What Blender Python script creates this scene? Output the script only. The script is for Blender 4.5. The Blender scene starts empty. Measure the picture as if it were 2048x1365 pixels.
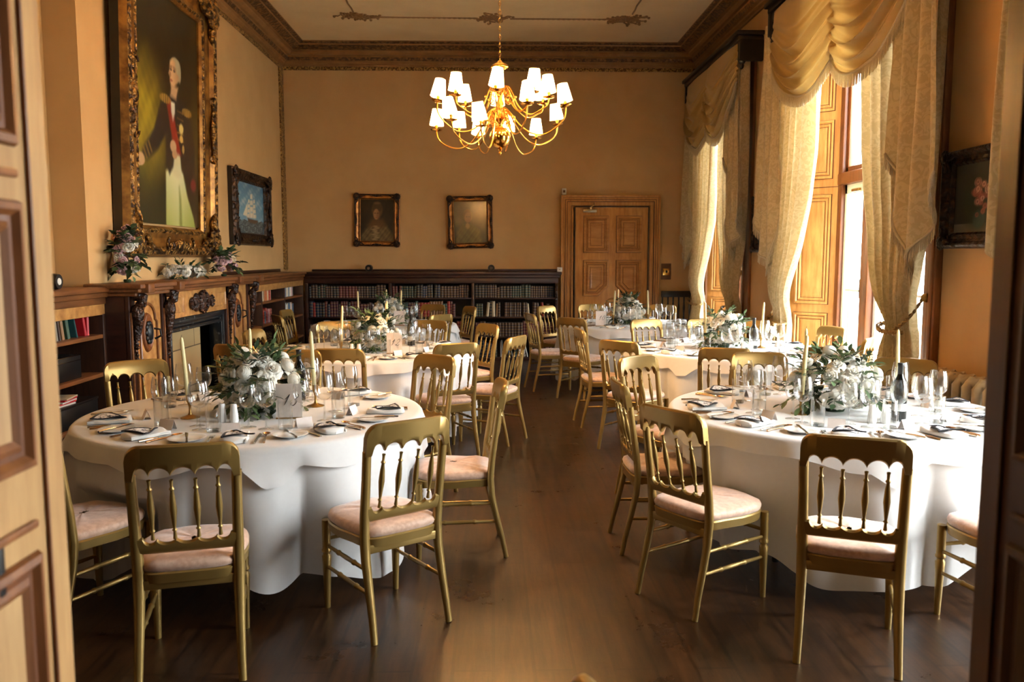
import bpy, bmesh, math, random
import numpy as np
from mathutils import Vector, Matrix, Euler
R = math.radians
PI = math.pi
scene = bpy.context.scene
COL = scene.collection
rng = random.Random(7)

# ------------------------------------------------------------------ camera, world, exposure
cam_d = bpy.data.cameras.new('camera')
cam_d.sensor_width = 36.0
cam_d.lens = 29.0
cam_d.clip_start = 0.05
cam_d.dof.use_dof = True
cam_d.dof.focus_distance = 5.6
cam_d.dof.aperture_fstop = 4.5
cam = bpy.data.objects.new('camera', cam_d)
cam.location = (0, 0, 1.62)
cam.rotation_euler = (R(90 - 5.7965), 0, R(-1.347))
COL.objects.link(cam)
scene.camera = cam

SKY = 9.0
world = bpy.data.worlds.new('overcast_sky')
scene.world = world
world.use_nodes = True
wn = world.node_tree.nodes
wl = world.node_tree.links
for n in list(wn):
    wn.remove(n)
w_out = wn.new('ShaderNodeOutputWorld')
w_bg = wn.new('ShaderNodeBackground')
w_ramp = wn.new('ShaderNodeValToRGB')
w_tc = wn.new('ShaderNodeTexCoord')
w_sep = wn.new('ShaderNodeSeparateXYZ')
w_map = wn.new('ShaderNodeMapRange')
w_map.inputs['From Min'].default_value = -0.4
w_map.inputs['From Max'].default_value = 0.8
wl.new(w_tc.outputs['Generated'], w_sep.inputs[0])
wl.new(w_sep.outputs['Z'], w_map.inputs['Value'])
wl.new(w_map.outputs[0], w_ramp.inputs[0])
w_ramp.color_ramp.elements[0].color = (0.45, 0.43, 0.38, 1)
w_ramp.color_ramp.elements[0].position = 0.25
w_ramp.color_ramp.elements[1].color = (0.88, 0.95, 1.0, 1)
w_ramp.color_ramp.elements[1].position = 0.42
wl.new(w_ramp.outputs[0], w_bg.inputs['Color'])
w_bg.inputs['Strength'].default_value = SKY
wl.new(w_bg.outputs[0], w_out.inputs['Surface'])

vs = scene.view_settings
vs.view_transform = 'Standard'
vs.look = 'None'
vs.gamma = 1.0
vs.use_curve_mapping = False
vs.exposure = 2.3
scene.cycles.transparent_max_bounces = 32
scene.cycles.diffuse_bounces = 2


def portal(name, loc, sy, sz):
    ld = bpy.data.lights.new(name, 'AREA')
    ld.shape = 'RECTANGLE'
    ld.size = sz
    ld.size_y = sy
    ld.cycles.is_portal = True
    o = bpy.data.objects.new(name, ld)
    o.location = loc
    o.rotation_euler = (0, R(90), 0)      # shines towards -X, into the room
    COL.objects.link(o)


# daylight enters through the three window bays on the window wall
portal('daylight_portal', (3.74, 11.6, 2.0), 1.1, 3.9)
portal('daylight_portal', (3.74, 7.59, 2.0), 2.18, 3.9)
portal('daylight_portal', (3.74, 3.3, 2.0), 2.1, 3.9)


# ------------------------------------------------------------------ helpers: colour and materials
def srgb(r, g, b):
    f = lambda c: c / 12.92 if c <= 0.04045 else ((c + 0.055) / 1.055) ** 2.4
    return (f(r / 255), f(g / 255), f(b / 255), 1.0)


def new_mat(name):
    m = bpy.data.materials.new(name)
    m.use_nodes = True
    nt = m.node_tree
    b = nt.nodes['Principled BSDF']
    return m, nt, b


def noise_node(nt, scale, detail=4, rough=0.55, stretch=(1, 1, 1), coord='Object'):
    tc = nt.nodes.new('ShaderNodeTexCoord')
    mp = nt.nodes.new('ShaderNodeMapping')
    mp.inputs['Scale'].default_value = stretch
    nz = nt.nodes.new('ShaderNodeTexNoise')
    nz.inputs['Scale'].default_value = scale
    nz.inputs['Detail'].default_value = detail
    nz.inputs['Roughness'].default_value = rough
    nt.links.new(tc.outputs[coord], mp.inputs['Vector'])
    nt.links.new(mp.outputs[0], nz.inputs['Vector'])
    return nz


def add_bump(nt, b, height, strength, dist=0.01):
    bp = nt.nodes.new('ShaderNodeBump')
    bp.inputs['Strength'].default_value = strength
    bp.inputs['Distance'].default_value = dist
    nt.links.new(height, bp.inputs['Height'])
    nt.links.new(bp.outputs[0], b.inputs['Normal'])


def mat(name, c1, c2=None, rough=0.5, metal=0.0, scale=8.0, stretch=(1, 1, 1), bump=0.0, bscale=None, lo=0.35, hi=0.65,
        sheen=0.0, coat=0.0, spec=None, detail=4, bdist=0.01, rvar=0.0):
    m, nt, b = new_mat(name)
    b.inputs['Roughness'].default_value = rough
    b.inputs['Metallic'].default_value = metal
    if spec is not None:
        b.inputs['Specular IOR Level'].default_value = spec
    if sheen:
        b.inputs['Sheen Weight'].default_value = sheen
    if coat:
        b.inputs['Coat Weight'].default_value = coat
        b.inputs['Coat Roughness'].default_value = 0.15
    nz = noise_node(nt, scale, detail, stretch=stretch)
    if c2 is None:
        c2 = tuple(x * 0.86 for x in c1[:3]) + (1,)
    rp = nt.nodes.new('ShaderNodeValToRGB')
    rp.color_ramp.elements[0].position = lo
    rp.color_ramp.elements[1].position = hi
    rp.color_ramp.elements[0].color = c2
    rp.color_ramp.elements[1].color = c1
    nt.links.new(nz.outputs['Fac'], rp.inputs[0])
    nt.links.new(rp.outputs[0], b.inputs['Base Color'])
    if rvar:
        mr = nt.nodes.new('ShaderNodeMapRange')
        mr.inputs['To Min'].default_value = max(0.02, rough - rvar)
        mr.inputs['To Max'].default_value = rough + rvar
        nt.links.new(nz.outputs['Fac'], mr.inputs['Value'])
        nt.links.new(mr.outputs[0], b.inputs['Roughness'])
    if bump:
        n2 = noise_node(nt, bscale or scale, 5, stretch=stretch)
        add_bump(nt, b, n2.outputs['Fac'], bump, bdist)
    return m


def carved(name, c1, c2, metal=0.6, rough=0.4, scale=30, bump=1.0, dist=0.02, stretch=(1, 1, 1), p0=0.1, p1=0.55):
    """relief ornament: voronoi driven bump and colour"""
    m, nt, b = new_mat(name)
    b.inputs['Metallic'].default_value = metal
    b.inputs['Roughness'].default_value = rough
    tc = nt.nodes.new('ShaderNodeTexCoord')
    mp = nt.nodes.new('ShaderNodeMapping')
    mp.inputs['Scale'].default_value = stretch
    vo = nt.nodes.new('ShaderNodeTexVoronoi')
    vo.inputs['Scale'].default_value = scale
    vo.feature = 'SMOOTH_F1'
    nz = nt.nodes.new('ShaderNodeTexNoise')
    nz.inputs['Scale'].default_value = scale * 0.8
    nt.links.new(tc.outputs['Object'], mp.inputs['Vector'])
    nt.links.new(mp.outputs[0], nz.inputs['Vector'])
    mx = nt.nodes.new('ShaderNodeMixRGB')
    mx.inputs[0].default_value = 0.06
    nt.links.new(mp.outputs[0], mx.inputs[1])
    nt.links.new(nz.outputs['Color'], mx.inputs[2])
    nt.links.new(mx.outputs[0], vo.inputs['Vector'])
    rp = nt.nodes.new('ShaderNodeValToRGB')
    rp.color_ramp.elements[0].position = p0
    rp.color_ramp.elements[1].position = p1
    rp.color_ramp.elements[0].color = c1
    rp.color_ramp.elements[1].color = c2
    nt.links.new(vo.outputs['Distance'], rp.inputs[0])
    nt.links.new(rp.outputs[0], b.inputs['Base Color'])
    bp = nt.nodes.new('ShaderNodeBump')
    bp.invert = True
    bp.inputs['Strength'].default_value = bump
    bp.inputs['Distance'].default_value = dist
    nt.links.new(vo.outputs['Distance'], bp.inputs['Height'])
    nt.links.new(bp.outputs[0], b.inputs['Normal'])
    return m


def glass_mat(name, tint=(0.94, 0.95, 0.94, 1), lo=0.08, hi=1.0, power=2.2, rough=0.02):
    """thin clear glass wall: straight-through transmission plus a fresnel reflection"""
    m = bpy.data.materials.new(name)
    m.use_nodes = True
    nt = m.node_tree
    for n in list(nt.nodes):
        nt.nodes.remove(n)
    out = nt.nodes.new('ShaderNodeOutputMaterial')
    tr = nt.nodes.new('ShaderNodeBsdfTransparent')
    tr.inputs['Color'].default_value = tint
    gl = nt.nodes.new('ShaderNodeBsdfGlossy')
    gl.inputs['Roughness'].default_value = rough
    lw = nt.nodes.new('ShaderNodeLayerWeight')
    lw.inputs['Blend'].default_value = 0.5
    pw = nt.nodes.new('ShaderNodeMath')
    pw.operation = 'POWER'
    pw.inputs[1].default_value = power
    mr = nt.nodes.new('ShaderNodeMapRange')
    mr.inputs['To Min'].default_value = lo
    mr.inputs['To Max'].default_value = hi
    mx = nt.nodes.new('ShaderNodeMixShader')
    nt.links.new(lw.outputs['Facing'], pw.inputs[0])
    nt.links.new(pw.outputs[0], mr.inputs['Value'])
    nt.links.new(mr.outputs[0], mx.inputs[0])
    nt.links.new(tr.outputs[0], mx.inputs[1])
    nt.links.new(gl.outputs[0], mx.inputs[2])
    nt.links.new(mx.outputs[0], out.inputs['Surface'])
    return m


def cloth_mat(name, c1, c2, trans=0.25, rough=0.8, scale=18, pattern=True, sheen=0.3):
    m, nt, b = new_mat(name)
    b.inputs['Roughness'].default_value = rough
    b.inputs['Sheen Weight'].default_value = sheen
    out = nt.nodes['Material Output']
    rp = nt.nodes.new('ShaderNodeValToRGB')
    if pattern:
        tc = nt.nodes.new('ShaderNodeTexCoord')
        nz = nt.nodes.new('ShaderNodeTexNoise')
        nz.inputs['Scale'].default_value = scale
        nz.inputs['Detail'].default_value = 1.5
        nz.inputs['Distortion'].default_value = 2.5
        nt.links.new(tc.outputs['Object'], nz.inputs['Vector'])
        rp.color_ramp.elements[0].position = 0.46
        rp.color_ramp.elements[1].position = 0.54
        mr = nt.nodes.new('ShaderNodeMapRange')
        mr.inputs['To Min'].default_value = rough
        mr.inputs['To Max'].default_value = rough - 0.3
        nt.links.new(nz.outputs['Fac'], mr.inputs['Value'])
        nt.links.new(mr.outputs[0], b.inputs['Roughness'])
    else:
        nz = noise_node(nt, scale, 3)
    rp.color_ramp.elements[0].color = c2
    rp.color_ramp.elements[1].color = c1
    nt.links.new(nz.outputs['Fac'], rp.inputs[0])
    nt.links.new(rp.outputs[0], b.inputs['Base Color'])
    tl = nt.nodes.new('ShaderNodeBsdfTranslucent')
    nt.links.new(rp.outputs[0], tl.inputs['Color'])
    mx = nt.nodes.new('ShaderNodeMixShader')
    mx.inputs[0].default_value = trans
    nt.links.new(b.outputs[0], mx.inputs[1])
    nt.links.new(tl.outputs[0], mx.inputs[2])
    nt.links.new(mx.outputs[0], out.inputs['Surface'])
    return m


def wood(name, c1, c2, rough=0.4, axis='z', scale=5.0, bump=0.08, coat=0.0, spec=None):
    st = {'x': (0.12, 1, 1), 'y': (1, 0.12, 1), 'z': (1, 1, 0.12)}[axis]
    m, nt, b = new_mat(name)
    b.inputs['Roughness'].default_value = rough
    if spec is not None:
        b.inputs['Specular IOR Level'].default_value = spec
    if coat:
        b.inputs['Coat Weight'].default_value = coat
        b.inputs['Coat Roughness'].default_value = 0.2
    n1 = noise_node(nt, scale * 6, 6, 0.65, st)
    n2 = noise_node(nt, scale * 0.7, 3, 0.5)
    ad = nt.nodes.new('ShaderNodeMath')
    ad.operation = 'MULTIPLY_ADD'
    ad.inputs[1].default_value = 0.65
    mu = nt.nodes.new('ShaderNodeMath')
    mu.operation = 'MULTIPLY'
    mu.inputs[1].default_value = 0.35
    nt.links.new(n2.outputs['Fac'], mu.inputs[0])
    nt.links.new(n1.outputs['Fac'], ad.inputs[0])
    nt.links.new(mu.outputs[0], ad.inputs[2])
    rp = nt.nodes.new('ShaderNodeValToRGB')
    rp.color_ramp.elements[0].position = 0.38
    rp.color_ramp.elements[1].position = 0.62
    rp.color_ramp.elements[0].color = c2
    rp.color_ramp.elements[1].color = c1
    nt.links.new(ad.outputs[0], rp.inputs[0])
    nt.links.new(rp.outputs[0], b.inputs['Base Color'])
    add_bump(nt, b, n1.outputs['Fac'], bump, 0.004)
    return m


def emit_shade(name, col, strength, base):
    m, nt, b = new_mat(name)
    b.inputs['Base Color'].default_value = base
    b.inputs['Roughness'].default_value = 0.9
    b.inputs['Emission Color'].default_value = col
    b.inputs['Emission Strength'].default_value = strength
    tl = nt.nodes.new('ShaderNodeBsdfTranslucent')
    tl.inputs['Color'].default_value = base
    mx = nt.nodes.new('ShaderNodeMixShader')
    mx.inputs[0].default_value = 0.55
    nt.links.new(b.outputs[0], mx.inputs[1])
    nt.links.new(tl.outputs[0], mx.inputs[2])
    nt.links.new(mx.outputs[0], nt.nodes['Material Output'].inputs['Surface'])
    return m


def painted(name, rough=0.35, coat=0.3):
    m, nt, b = new_mat(name)
    at = nt.nodes.new('ShaderNodeAttribute')
    at.attribute_name = 'paint'
    nt.links.new(at.outputs['Color'], b.inputs['Base Color'])
    b.inputs['Roughness'].default_value = rough
    b.inputs['Coat Weight'].default_value = coat
    b.inputs['Coat Roughness'].default_value = 0.12
    nz = noise_node(nt, 60, 3)
    add_bump(nt, b, nz.outputs['Fac'], 0.15, 0.003)
    return m


def floor_mat():
    m, nt, b = new_mat('dark_floorboards')
    tc = nt.nodes.new('ShaderNodeTexCoord')
    mp = nt.nodes.new('ShaderNodeMapping')
    mp.inputs['Rotation'].default_value = (0, 0, R(90))
    br = nt.nodes.new('ShaderNodeTexBrick')
    br.inputs['Scale'].default_value = 1.0
    br.inputs['Brick Width'].default_value = 3.1
    br.inputs['Row Height'].default_value = 0.16
    br.inputs['Mortar Size'].default_value = 0.007
    br.inputs['Color1'].default_value = (0.3, 0.3, 0.3, 1)
    br.inputs['Color2'].default_value = (0.75, 0.75, 0.75, 1)
    br.inputs['Mortar'].default_value = (0.0, 0.0, 0.0, 1)
    br.offset = 0.37
    nt.links.new(tc.outputs['Object'], mp.inputs['Vector'])
    nt.links.new(mp.outputs[0], br.inputs['Vector'])
    g = noise_node(nt, 22, 8, 0.7, (1, 0.09, 1))
    w = noise_node(nt, 2.2, 9, 0.72)
    rp = nt.nodes.new('ShaderNodeValToRGB')
    rp.color_ramp.elements[0].position = 0.38
    rp.color_ramp.elements[1].position = 0.64
    rp.color_ramp.elements[0].color = srgb(44, 25, 12)
    rp.color_ramp.elements[1].color = srgb(82, 51, 26)
    nt.links.new(g.outputs['Fac'], rp.inputs[0])
    mu = nt.nodes.new('ShaderNodeMixRGB')
    mu.blend_type = 'MULTIPLY'
    mu.inputs[0].default_value = 0.6
    nt.links.new(rp.outputs[0], mu.inputs[1])
    nt.links.new(br.outputs['Color'], mu.inputs[2])
    mu2 = nt.nodes.new('ShaderNodeMixRGB')
    mu2.blend_type = 'OVERLAY'
    mu2.inputs[0].default_value = 0.6
    nt.links.new(mu.outputs[0], mu2.inputs[1])
    nt.links.new(w.outputs['Fac'], mu2.inputs[2])
    nt.links.new(mu2.outputs[0], b.inputs['Base Color'])
    mr = nt.nodes.new('ShaderNodeMapRange')
    mr.inputs['To Min'].default_value = 0.16
    mr.inputs['To Max'].default_value = 0.46
    nt.links.new(w.outputs['Fac'], mr.inputs['Value'])
    nt.links.new(mr.outputs[0], b.inputs['Roughness'])
    add_bump(nt, b, w.outputs['Fac'], 0.25, 0.006)
    return m


MT = {}
MT['wall'] = mat('ochre_wall_paint', srgb(214, 171, 114), srgb(207, 163, 106), rough=0.75, scale=2.5, bump=0.05, bscale=60)
MT['ceiling'] = mat('cream_ceiling_paint', srgb(242, 210, 160), srgb(236, 202, 150), rough=0.8, scale=2)
MT['cornice'] = carved('bronzed_cornice_plaster', srgb(146, 104, 58), srgb(74, 47, 24), 0.15, 0.55, 26, 0.8, 0.02)
MT['cornice_plain'] = mat('bronzed_plain_plaster', srgb(152, 110, 62), srgb(134, 94, 52), rough=0.5, scale=6)
MT['gilt_strip'] = carved('gilt_leaf_strip', srgb(232, 188, 108), srgb(104, 68, 30), 0.4, 0.38, 42, 1.0, 0.02)
MT['floor'] = floor_mat()
MT['oak_line'] = mat('stain_and_shade_line', srgb(92, 50, 22), rough=0.5)  # recess lines: stain plus moulding shade painted in, as flat light gives none
MT['oak'] = wood('golden_oak', srgb(214, 156, 88), srgb(184, 122, 60), 0.38, 'z', 5, coat=0.15)
MT['oak_x'] = wood('golden_oak_rails', srgb(208, 150, 84), srgb(178, 118, 58), 0.38, 'x', 5, coat=0.15)
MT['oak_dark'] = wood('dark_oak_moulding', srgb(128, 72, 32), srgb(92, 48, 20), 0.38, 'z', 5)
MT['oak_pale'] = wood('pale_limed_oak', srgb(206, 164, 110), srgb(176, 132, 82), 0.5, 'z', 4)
MT['oak_brown'] = wood('mid_brown_oak', srgb(150, 92, 46), srgb(110, 62, 28), 0.45, 'z', 5)  # brown oak of the architraves and the left leaf's mouldings
MT['oak_shade'] = wood('shade_darkened_oak', srgb(84, 50, 28), srgb(56, 32, 18), 0.45, 'z', 5)  # same oak as the left leaf, darkened to paint in the right leaf's shade
MT['mahog'] = wood('dark_mahogany', srgb(62, 30, 18), srgb(32, 15, 9), 0.4, 'x', 5)
MT['shelf'] = wood('walnut_shelf_edge', srgb(132, 82, 42), srgb(92, 54, 26), 0.4, 'y', 5)
MT['walnut'] = wood('walnut_carcass', srgb(66, 37, 20), srgb(40, 21, 11), 0.45, 'z', 5)
MT['burr'] = mat('burr_walnut_veneer', srgb(204, 152, 88), srgb(160, 106, 54), rough=0.35, scale=14, detail=8, coat=0.2)
MT['carve'] = carved('dark_carved_walnut', srgb(82, 44, 22), srgb(30, 15, 8), 0.0, 0.4, 34, 1.0, 0.02)
MT['ebony'] = mat('ebonised_wood', srgb(30, 20, 14), srgb(18, 12, 9), rough=0.35, scale=10)
MT['gold'] = mat('gold_painted_wood', srgb(162, 132, 74), srgb(154, 123, 66), rough=0.34, metal=0.55, scale=9, rvar=0.04, lo=0.3, hi=0.7)
MT['velvet'] = mat('pink_crushed_velvet', srgb(218, 178, 150), srgb(198, 154, 126), rough=0.55, scale=40, sheen=0.6, lo=0.38, hi=0.62, bump=0.15, bdist=0.004)
MT['piping'] = mat('pad_edging', srgb(120, 80, 60), rough=0.8)
MT['linen'] = cloth_mat('white_table_linen', srgb(233, 230, 227), srgb(227, 223, 219), 0.12, 0.85, 40, False, 0.2)
MT['napkin'] = cloth_mat('white_napkin_linen', srgb(244, 238, 230), srgb(234, 226, 216), 0.1, 0.85, 60, False, 0.2)
MT['damask'] = cloth_mat('beige_gold_damask', srgb(218, 196, 150), srgb(204, 180, 132), 0.2, 0.62, 13, True, 0.35)
MT['damask_gold'] = cloth_mat('gold_silk_swag', srgb(196, 162, 92), srgb(184, 148, 78), 0.12, 0.5, 9, False, 0.3)
MT['fringe'] = cloth_mat('bullion_fringe', srgb(236, 220, 184), srgb(206, 184, 140), 0.35, 0.45, 80, False, 0.3)
MT['rope'] = mat('twisted_cord', srgb(176, 142, 84), srgb(120, 90, 48), rough=0.6, scale=60)
MT['glass'] = glass_mat('clear_glassware')
MT['pane'] = glass_mat('window_glass', (0.98, 0.99, 0.98, 1), 0.04, 0.6, 5.0)
MT['brass'] = mat('polished_brass', srgb(236, 188, 98), srgb(214, 160, 72), rough=0.16, metal=1.0, scale=10)
MT['antique'] = mat('antique_brass', srgb(178, 142, 82), srgb(146, 110, 58), rough=0.3, metal=0.9, scale=20)
MT['candle'] = mat('ivory_candle_wax', srgb(238, 222, 166), srgb(230, 212, 152), rough=0.45, scale=5)
MT['silver'] = mat('cutlery_steel', srgb(205, 198, 188), srgb(190, 182, 170), rough=0.14, metal=1.0, scale=10)
MT['copper'] = mat('warm_reflection_spoon', srgb(200, 164, 128), srgb(184, 146, 110), rough=0.16, metal=1.0, scale=10)  # warm reflection on the spoons put into their metal colour
MT['china'] = mat('white_china', srgb(245, 242, 236), srgb(240, 236, 230), rough=0.18, scale=4, coat=0.4)
MT['card'] = mat('blush_card', srgb(232, 218, 208), srgb(226, 211, 200), rough=0.7, scale=30)
MT['ink'] = mat('dark_ink', srgb(38, 34, 34), rough=0.7)
MT['print'] = carved('printed_paisley_cotton', srgb(235, 230, 226), srgb(32, 30, 34), 0.0, 0.8, 70, 0.0, p0=0.38, p1=0.62)
MT['navy'] = mat('navy_cotton_border', srgb(34, 32, 40), rough=0.75)
MT['rose'] = cloth_mat('white_rose_petal', srgb(247, 243, 232), srgb(236, 228, 210), 0.2, 0.6, 9, False, 0.1)
MT['cream_rose'] = cloth_mat('cream_rose_petal', srgb(246, 232, 204), srgb(238, 214, 176), 0.2, 0.6, 9, False, 0.1)
MT['pink_rose'] = cloth_mat('pink_petal', srgb(232, 196, 196), srgb(222, 172, 176), 0.2, 0.6, 9, False, 0.1)
MT['leaf'] = mat('eucalyptus_leaf', srgb(96, 116, 74), srgb(60, 82, 48), rough=0.5, scale=9)
MT['leaf_dark'] = mat('dark_ruscus_leaf', srgb(52, 72, 44), srgb(34, 50, 30), rough=0.4, scale=9)
MT['stem'] = mat('flower_stem', srgb(92, 104, 60), rough=0.6)
MT['bottle'] = mat('dark_wine_bottle', srgb(22, 22, 20), srgb(16, 17, 15), rough=0.08, scale=4, spec=0.6)
MT['label'] = mat('wine_label_paper', srgb(206, 204, 200), srgb(198, 196, 190), rough=0.6, scale=30)
MT['black'] = mat('black_plastic', srgb(22, 20, 19), rough=0.35, scale=10)
MT['iron'] = mat('black_iron', srgb(34, 34, 36), srgb(22, 22, 24), rough=0.4, metal=0.4, scale=30, bump=0.3, bdist=0.004)
MT['marble'] = mat('black_veined_marble', srgb(30, 32, 34), srgb(88, 90, 88), rough=0.18, scale=16, lo=0.28, hi=0.42, detail=8)
MT['soot'] = mat('sooty_firebrick', srgb(26, 23, 20), rough=0.9)
MT['radiator'] = mat('cream_radiator_paint', srgb(206, 180, 138), srgb(190, 164, 122), rough=0.4, scale=12)
MT['white_paint'] = mat('white_gloss_paint', srgb(240, 236, 226), rough=0.35, scale=6)
MT['white_plastic'] = mat('white_plastic', srgb(232, 226, 214), rough=0.4, scale=6)
MT['shade'] = emit_shade('glowing_lamp_shade', (1.0, 0.74, 0.42, 1), 0.22, srgb(245, 228, 196))
MT['gilt_bright'] = mat('bright_gilded_frame', srgb(226, 158, 78), srgb(168, 104, 44), rough=0.35, metal=0.35, scale=14)
MT['gilt'] = mat('gilded_frame', srgb(176, 126, 58), srgb(104, 66, 28), rough=0.36, metal=0.6, scale=9, bump=0.4, bdist=0.006)
MT['gilt_carve'] = carved('carved_gilding', srgb(196, 146, 72), srgb(54, 32, 14), 0.6, 0.35, 30, 1.0, 0.03)
MT['frame_dark'] = carved('dark_carved_frame', srgb(84, 52, 26), srgb(26, 16, 9), 0.3, 0.4, 26, 1.0, 0.02)
MT['paint'] = painted('oil_paint')
MT['stone'] = mat('pale_terrace_stone', srgb(200, 190, 170), rough=0.9, scale=3)
MT['brown_plate'] = mat('brown_switch_plate', srgb(112, 74, 42), rough=0.5)
MT['steel'] = mat('door_closer_metal', srgb(190, 180, 160), rough=0.25, metal=0.9)
MT['hall'] = mat('dark_hall_paint', srgb(52, 38, 26), rough=0.8)


def hearth_mat():
    m, nt, b = new_mat('stone_hearth_tile')
    tc = nt.nodes.new('ShaderNodeTexCoord')
    sp = nt.nodes.new('ShaderNodeSeparateXYZ')
    cb = nt.nodes.new('ShaderNodeCombineXYZ')
    br = nt.nodes.new('ShaderNodeTexBrick')
    br.inputs['Scale'].default_value = 1.0
    br.inputs['Brick Width'].default_value = 0.62
    br.inputs['Row Height'].default_value = 0.38
    br.inputs['Mortar Size'].default_value = 0.006
    br.inputs['Color1'].default_value = srgb(196, 166, 116)
    br.inputs['Color2'].default_value = srgb(180, 150, 102)
    br.inputs['Mortar'].default_value = srgb(96, 76, 48)
    nt.links.new(tc.outputs['Object'], sp.inputs[0])
    nt.links.new(sp.outputs['Y'], cb.inputs['X'])
    nt.links.new(sp.outputs['Z'], cb.inputs['Y'])
    nt.links.new(cb.outputs[0], br.inputs['Vector'])
    nt.links.new(br.outputs['Color'], b.inputs['Base Color'])
    b.inputs['Roughness'].default_value = 0.8
    return m


MT['hearth'] = hearth_mat()


# ------------------------------------------------------------------ helpers: mesh building
class MB:
    def __init__(self):
        self.v, self.f, self.m = [], [], []

    def add(self, vs, fs, mi=0):
        o = len(self.v)
        self.v += [tuple(map(float, p)) for p in vs]
        self.f += [tuple(i + o for i in f) for f in fs]
        self.m += [mi] * len(fs)

    def box(self, x0, x1, y0, y1, z0, z1, mi=0):
        vs = [(x, y, z) for x in (x0, x1) for y in (y0, y1) for z in (z0, z1)]
        self.add(vs, [(0, 1, 3, 2), (4, 6, 7, 5), (0, 4, 5, 1), (2, 3, 7, 6), (0, 2, 6, 4), (1, 5, 7, 3)], mi)

    def bbox(self, x0, x1, y0, y1, z0, z1, b=0.005, mi=0):
        """box with chamfered edges"""
        bm = bmesh.new()
        bmesh.ops.create_cube(bm, size=1.0)
        for q in bm.verts:
            q.co = Vector(((x0 + x1) / 2 + q.co.x * (x1 - x0), (y0 + y1) / 2 + q.co.y * (y1 - y0), (z0 + z1) / 2 + q.co.z * (z1 - z0)))
        b = min(b, 0.45 * min(abs(x1 - x0), abs(y1 - y0), abs(z1 - z0)))
        bmesh.ops.bevel(bm, geom=list(bm.edges), offset=b, segments=2, affect='EDGES', profile=0.5)
        bm.verts.index_update()
        self.add([q.co for q in bm.verts], [[q.index for q in f.verts] for f in bm.faces], mi)
        bm.free()

    def lathe(self, prof, n=16, c=(0, 0, 0), mi=0, axis='z', closed=False):
        vs, fs = [], []
        for (r, h) in prof:
            for k in range(n):
                a = 2 * PI * k / n
                x, y = r * math.cos(a), r * math.sin(a)
                p = {'z': (x, y, h), 'x': (h, x, y), 'y': (y, h, x)}[axis]
                vs.append((c[0] + p[0], c[1] + p[1], c[2] + p[2]))
        for i in range(len(prof) - 1):
            for k in range(n):
                fs.append((i * n + k, i * n + (k + 1) % n, (i + 1) * n + (k + 1) % n, (i + 1) * n + k))
        self.add(vs, fs, mi)

    def tube(self, pts, rad, n=8, mi=0, cap=True, flat=1.0, up=None):
        pts = [Vector(p) for p in pts]
        if not hasattr(rad, '__len__'):
            rad = [rad] * len(pts)
        vs, fs = [], []
        nrm = None
        for i, p in enumerate(pts):
            t = (pts[min(i + 1, len(pts) - 1)] - pts[max(i - 1, 0)])
            if t.length < 1e-9:
                t = Vector((0, 0, 1))
            t.normalize()
            if nrm is None:
                a = Vector(up) if up else (Vector((0, 0, 1)) if abs(t.z) < 0.9 else Vector((1, 0, 0)))
                nrm = (a - t * a.dot(t)).normalized()
            else:
                nrm = (nrm - t * nrm.dot(t)).normalized()
            bn = t.cross(nrm)
            for k in range(n):
                a = 2 * PI * k / n + PI / n
                vs.append(p + nrm * (math.cos(a) * rad[i]) + bn * (math.sin(a) * rad[i] * flat))
        for i in range(len(pts) - 1):
            for k in range(n):
                fs.append((i * n + k, i * n + (k + 1) % n, (i + 1) * n + (k + 1) % n, (i + 1) * n + k))
        if cap:
            fs.append(tuple(range(n - 1, -1, -1)))
            fs.append(tuple(range((len(pts) - 1) * n, len(pts) * n)))
        self.add(vs, fs, mi)

    def grid(self, fn, nu, nv, cu=False, mi=0, flip=False):
        vs = [fn(i / nu, j / nv) for j in range(nv + 1) for i in range(nu + (0 if cu else 1))]
        w = nu if cu else nu + 1
        fs = []
        for j in range(nv):
            for i in range(nu):
                a, b = j * w + i, j * w + (i + 1) % w
                q = (a, b, b + w, a + w)
                fs.append(q[::-1] if flip else q)
        self.add(vs, fs, mi)

    def prism(self, poly, fn, d0, d1, mi=0):
        """poly: list of (a,b); fn(a,b,d) -> xyz; extruded from d0 to d1"""
        n = len(poly)
        vs = [fn(a, b, d0) for a, b in poly] + [fn(a, b, d1) for a, b in poly]
        fs = [tuple(range(n - 1, -1, -1)), tuple(range(n, 2 * n))]
        fs += [(i, (i + 1) % n, n + (i + 1) % n, n + i) for i in range(n)]
        self.add(vs, fs, mi)

    def ball(self, c, r, n=10, mi=0, sc=(1, 1, 1)):
        prof = [(r * math.sin(PI * i / n) * 1.0, -r * math.cos(PI * i / n)) for i in range(n + 1)]
        prof[0] = (1e-4, prof[0][1])
        prof[-1] = (1e-4, prof[-1][1])
        o = len(self.v)
        self.lathe(prof, n + 2, (0, 0, 0), mi)
        for i in range(o, len(self.v)):
            p = self.v[i]
            self.v[i] = (c[0] + p[0] * sc[0], c[1] + p[1] * sc[1], c[2] + p[2] * sc[2])

    def xform(self, mtx, o=0):
        for i in range(o, len(self.v)):
            self.v[i] = tuple(mtx @ Vector(self.v[i]))

    def build(self, name, mats, parent=None, loc=None, smooth=40, fix=True):
        me = bpy.data.meshes.new(name)
        me.from_pydata(self.v, [], self.f)
        for m in (mats if isinstance(mats, (list, tuple)) else [mats]):
            me.materials.append(MT[m] if isinstance(m, str) else m)
        if any(self.m):
            me.polygons.foreach_set('material_index', self.m)
        if fix:
            bm = bmesh.new()
            bm.from_mesh(me)
            bmesh.ops.recalc_face_normals(bm, faces=bm.faces)
            bm.to_mesh(me)
            bm.free()
        if smooth:
            me.shade_smooth()
            if smooth < 180:
                me.set_sharp_from_angle(angle=R(smooth))
        me.update()
        return place(name, me, parent, loc)


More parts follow.
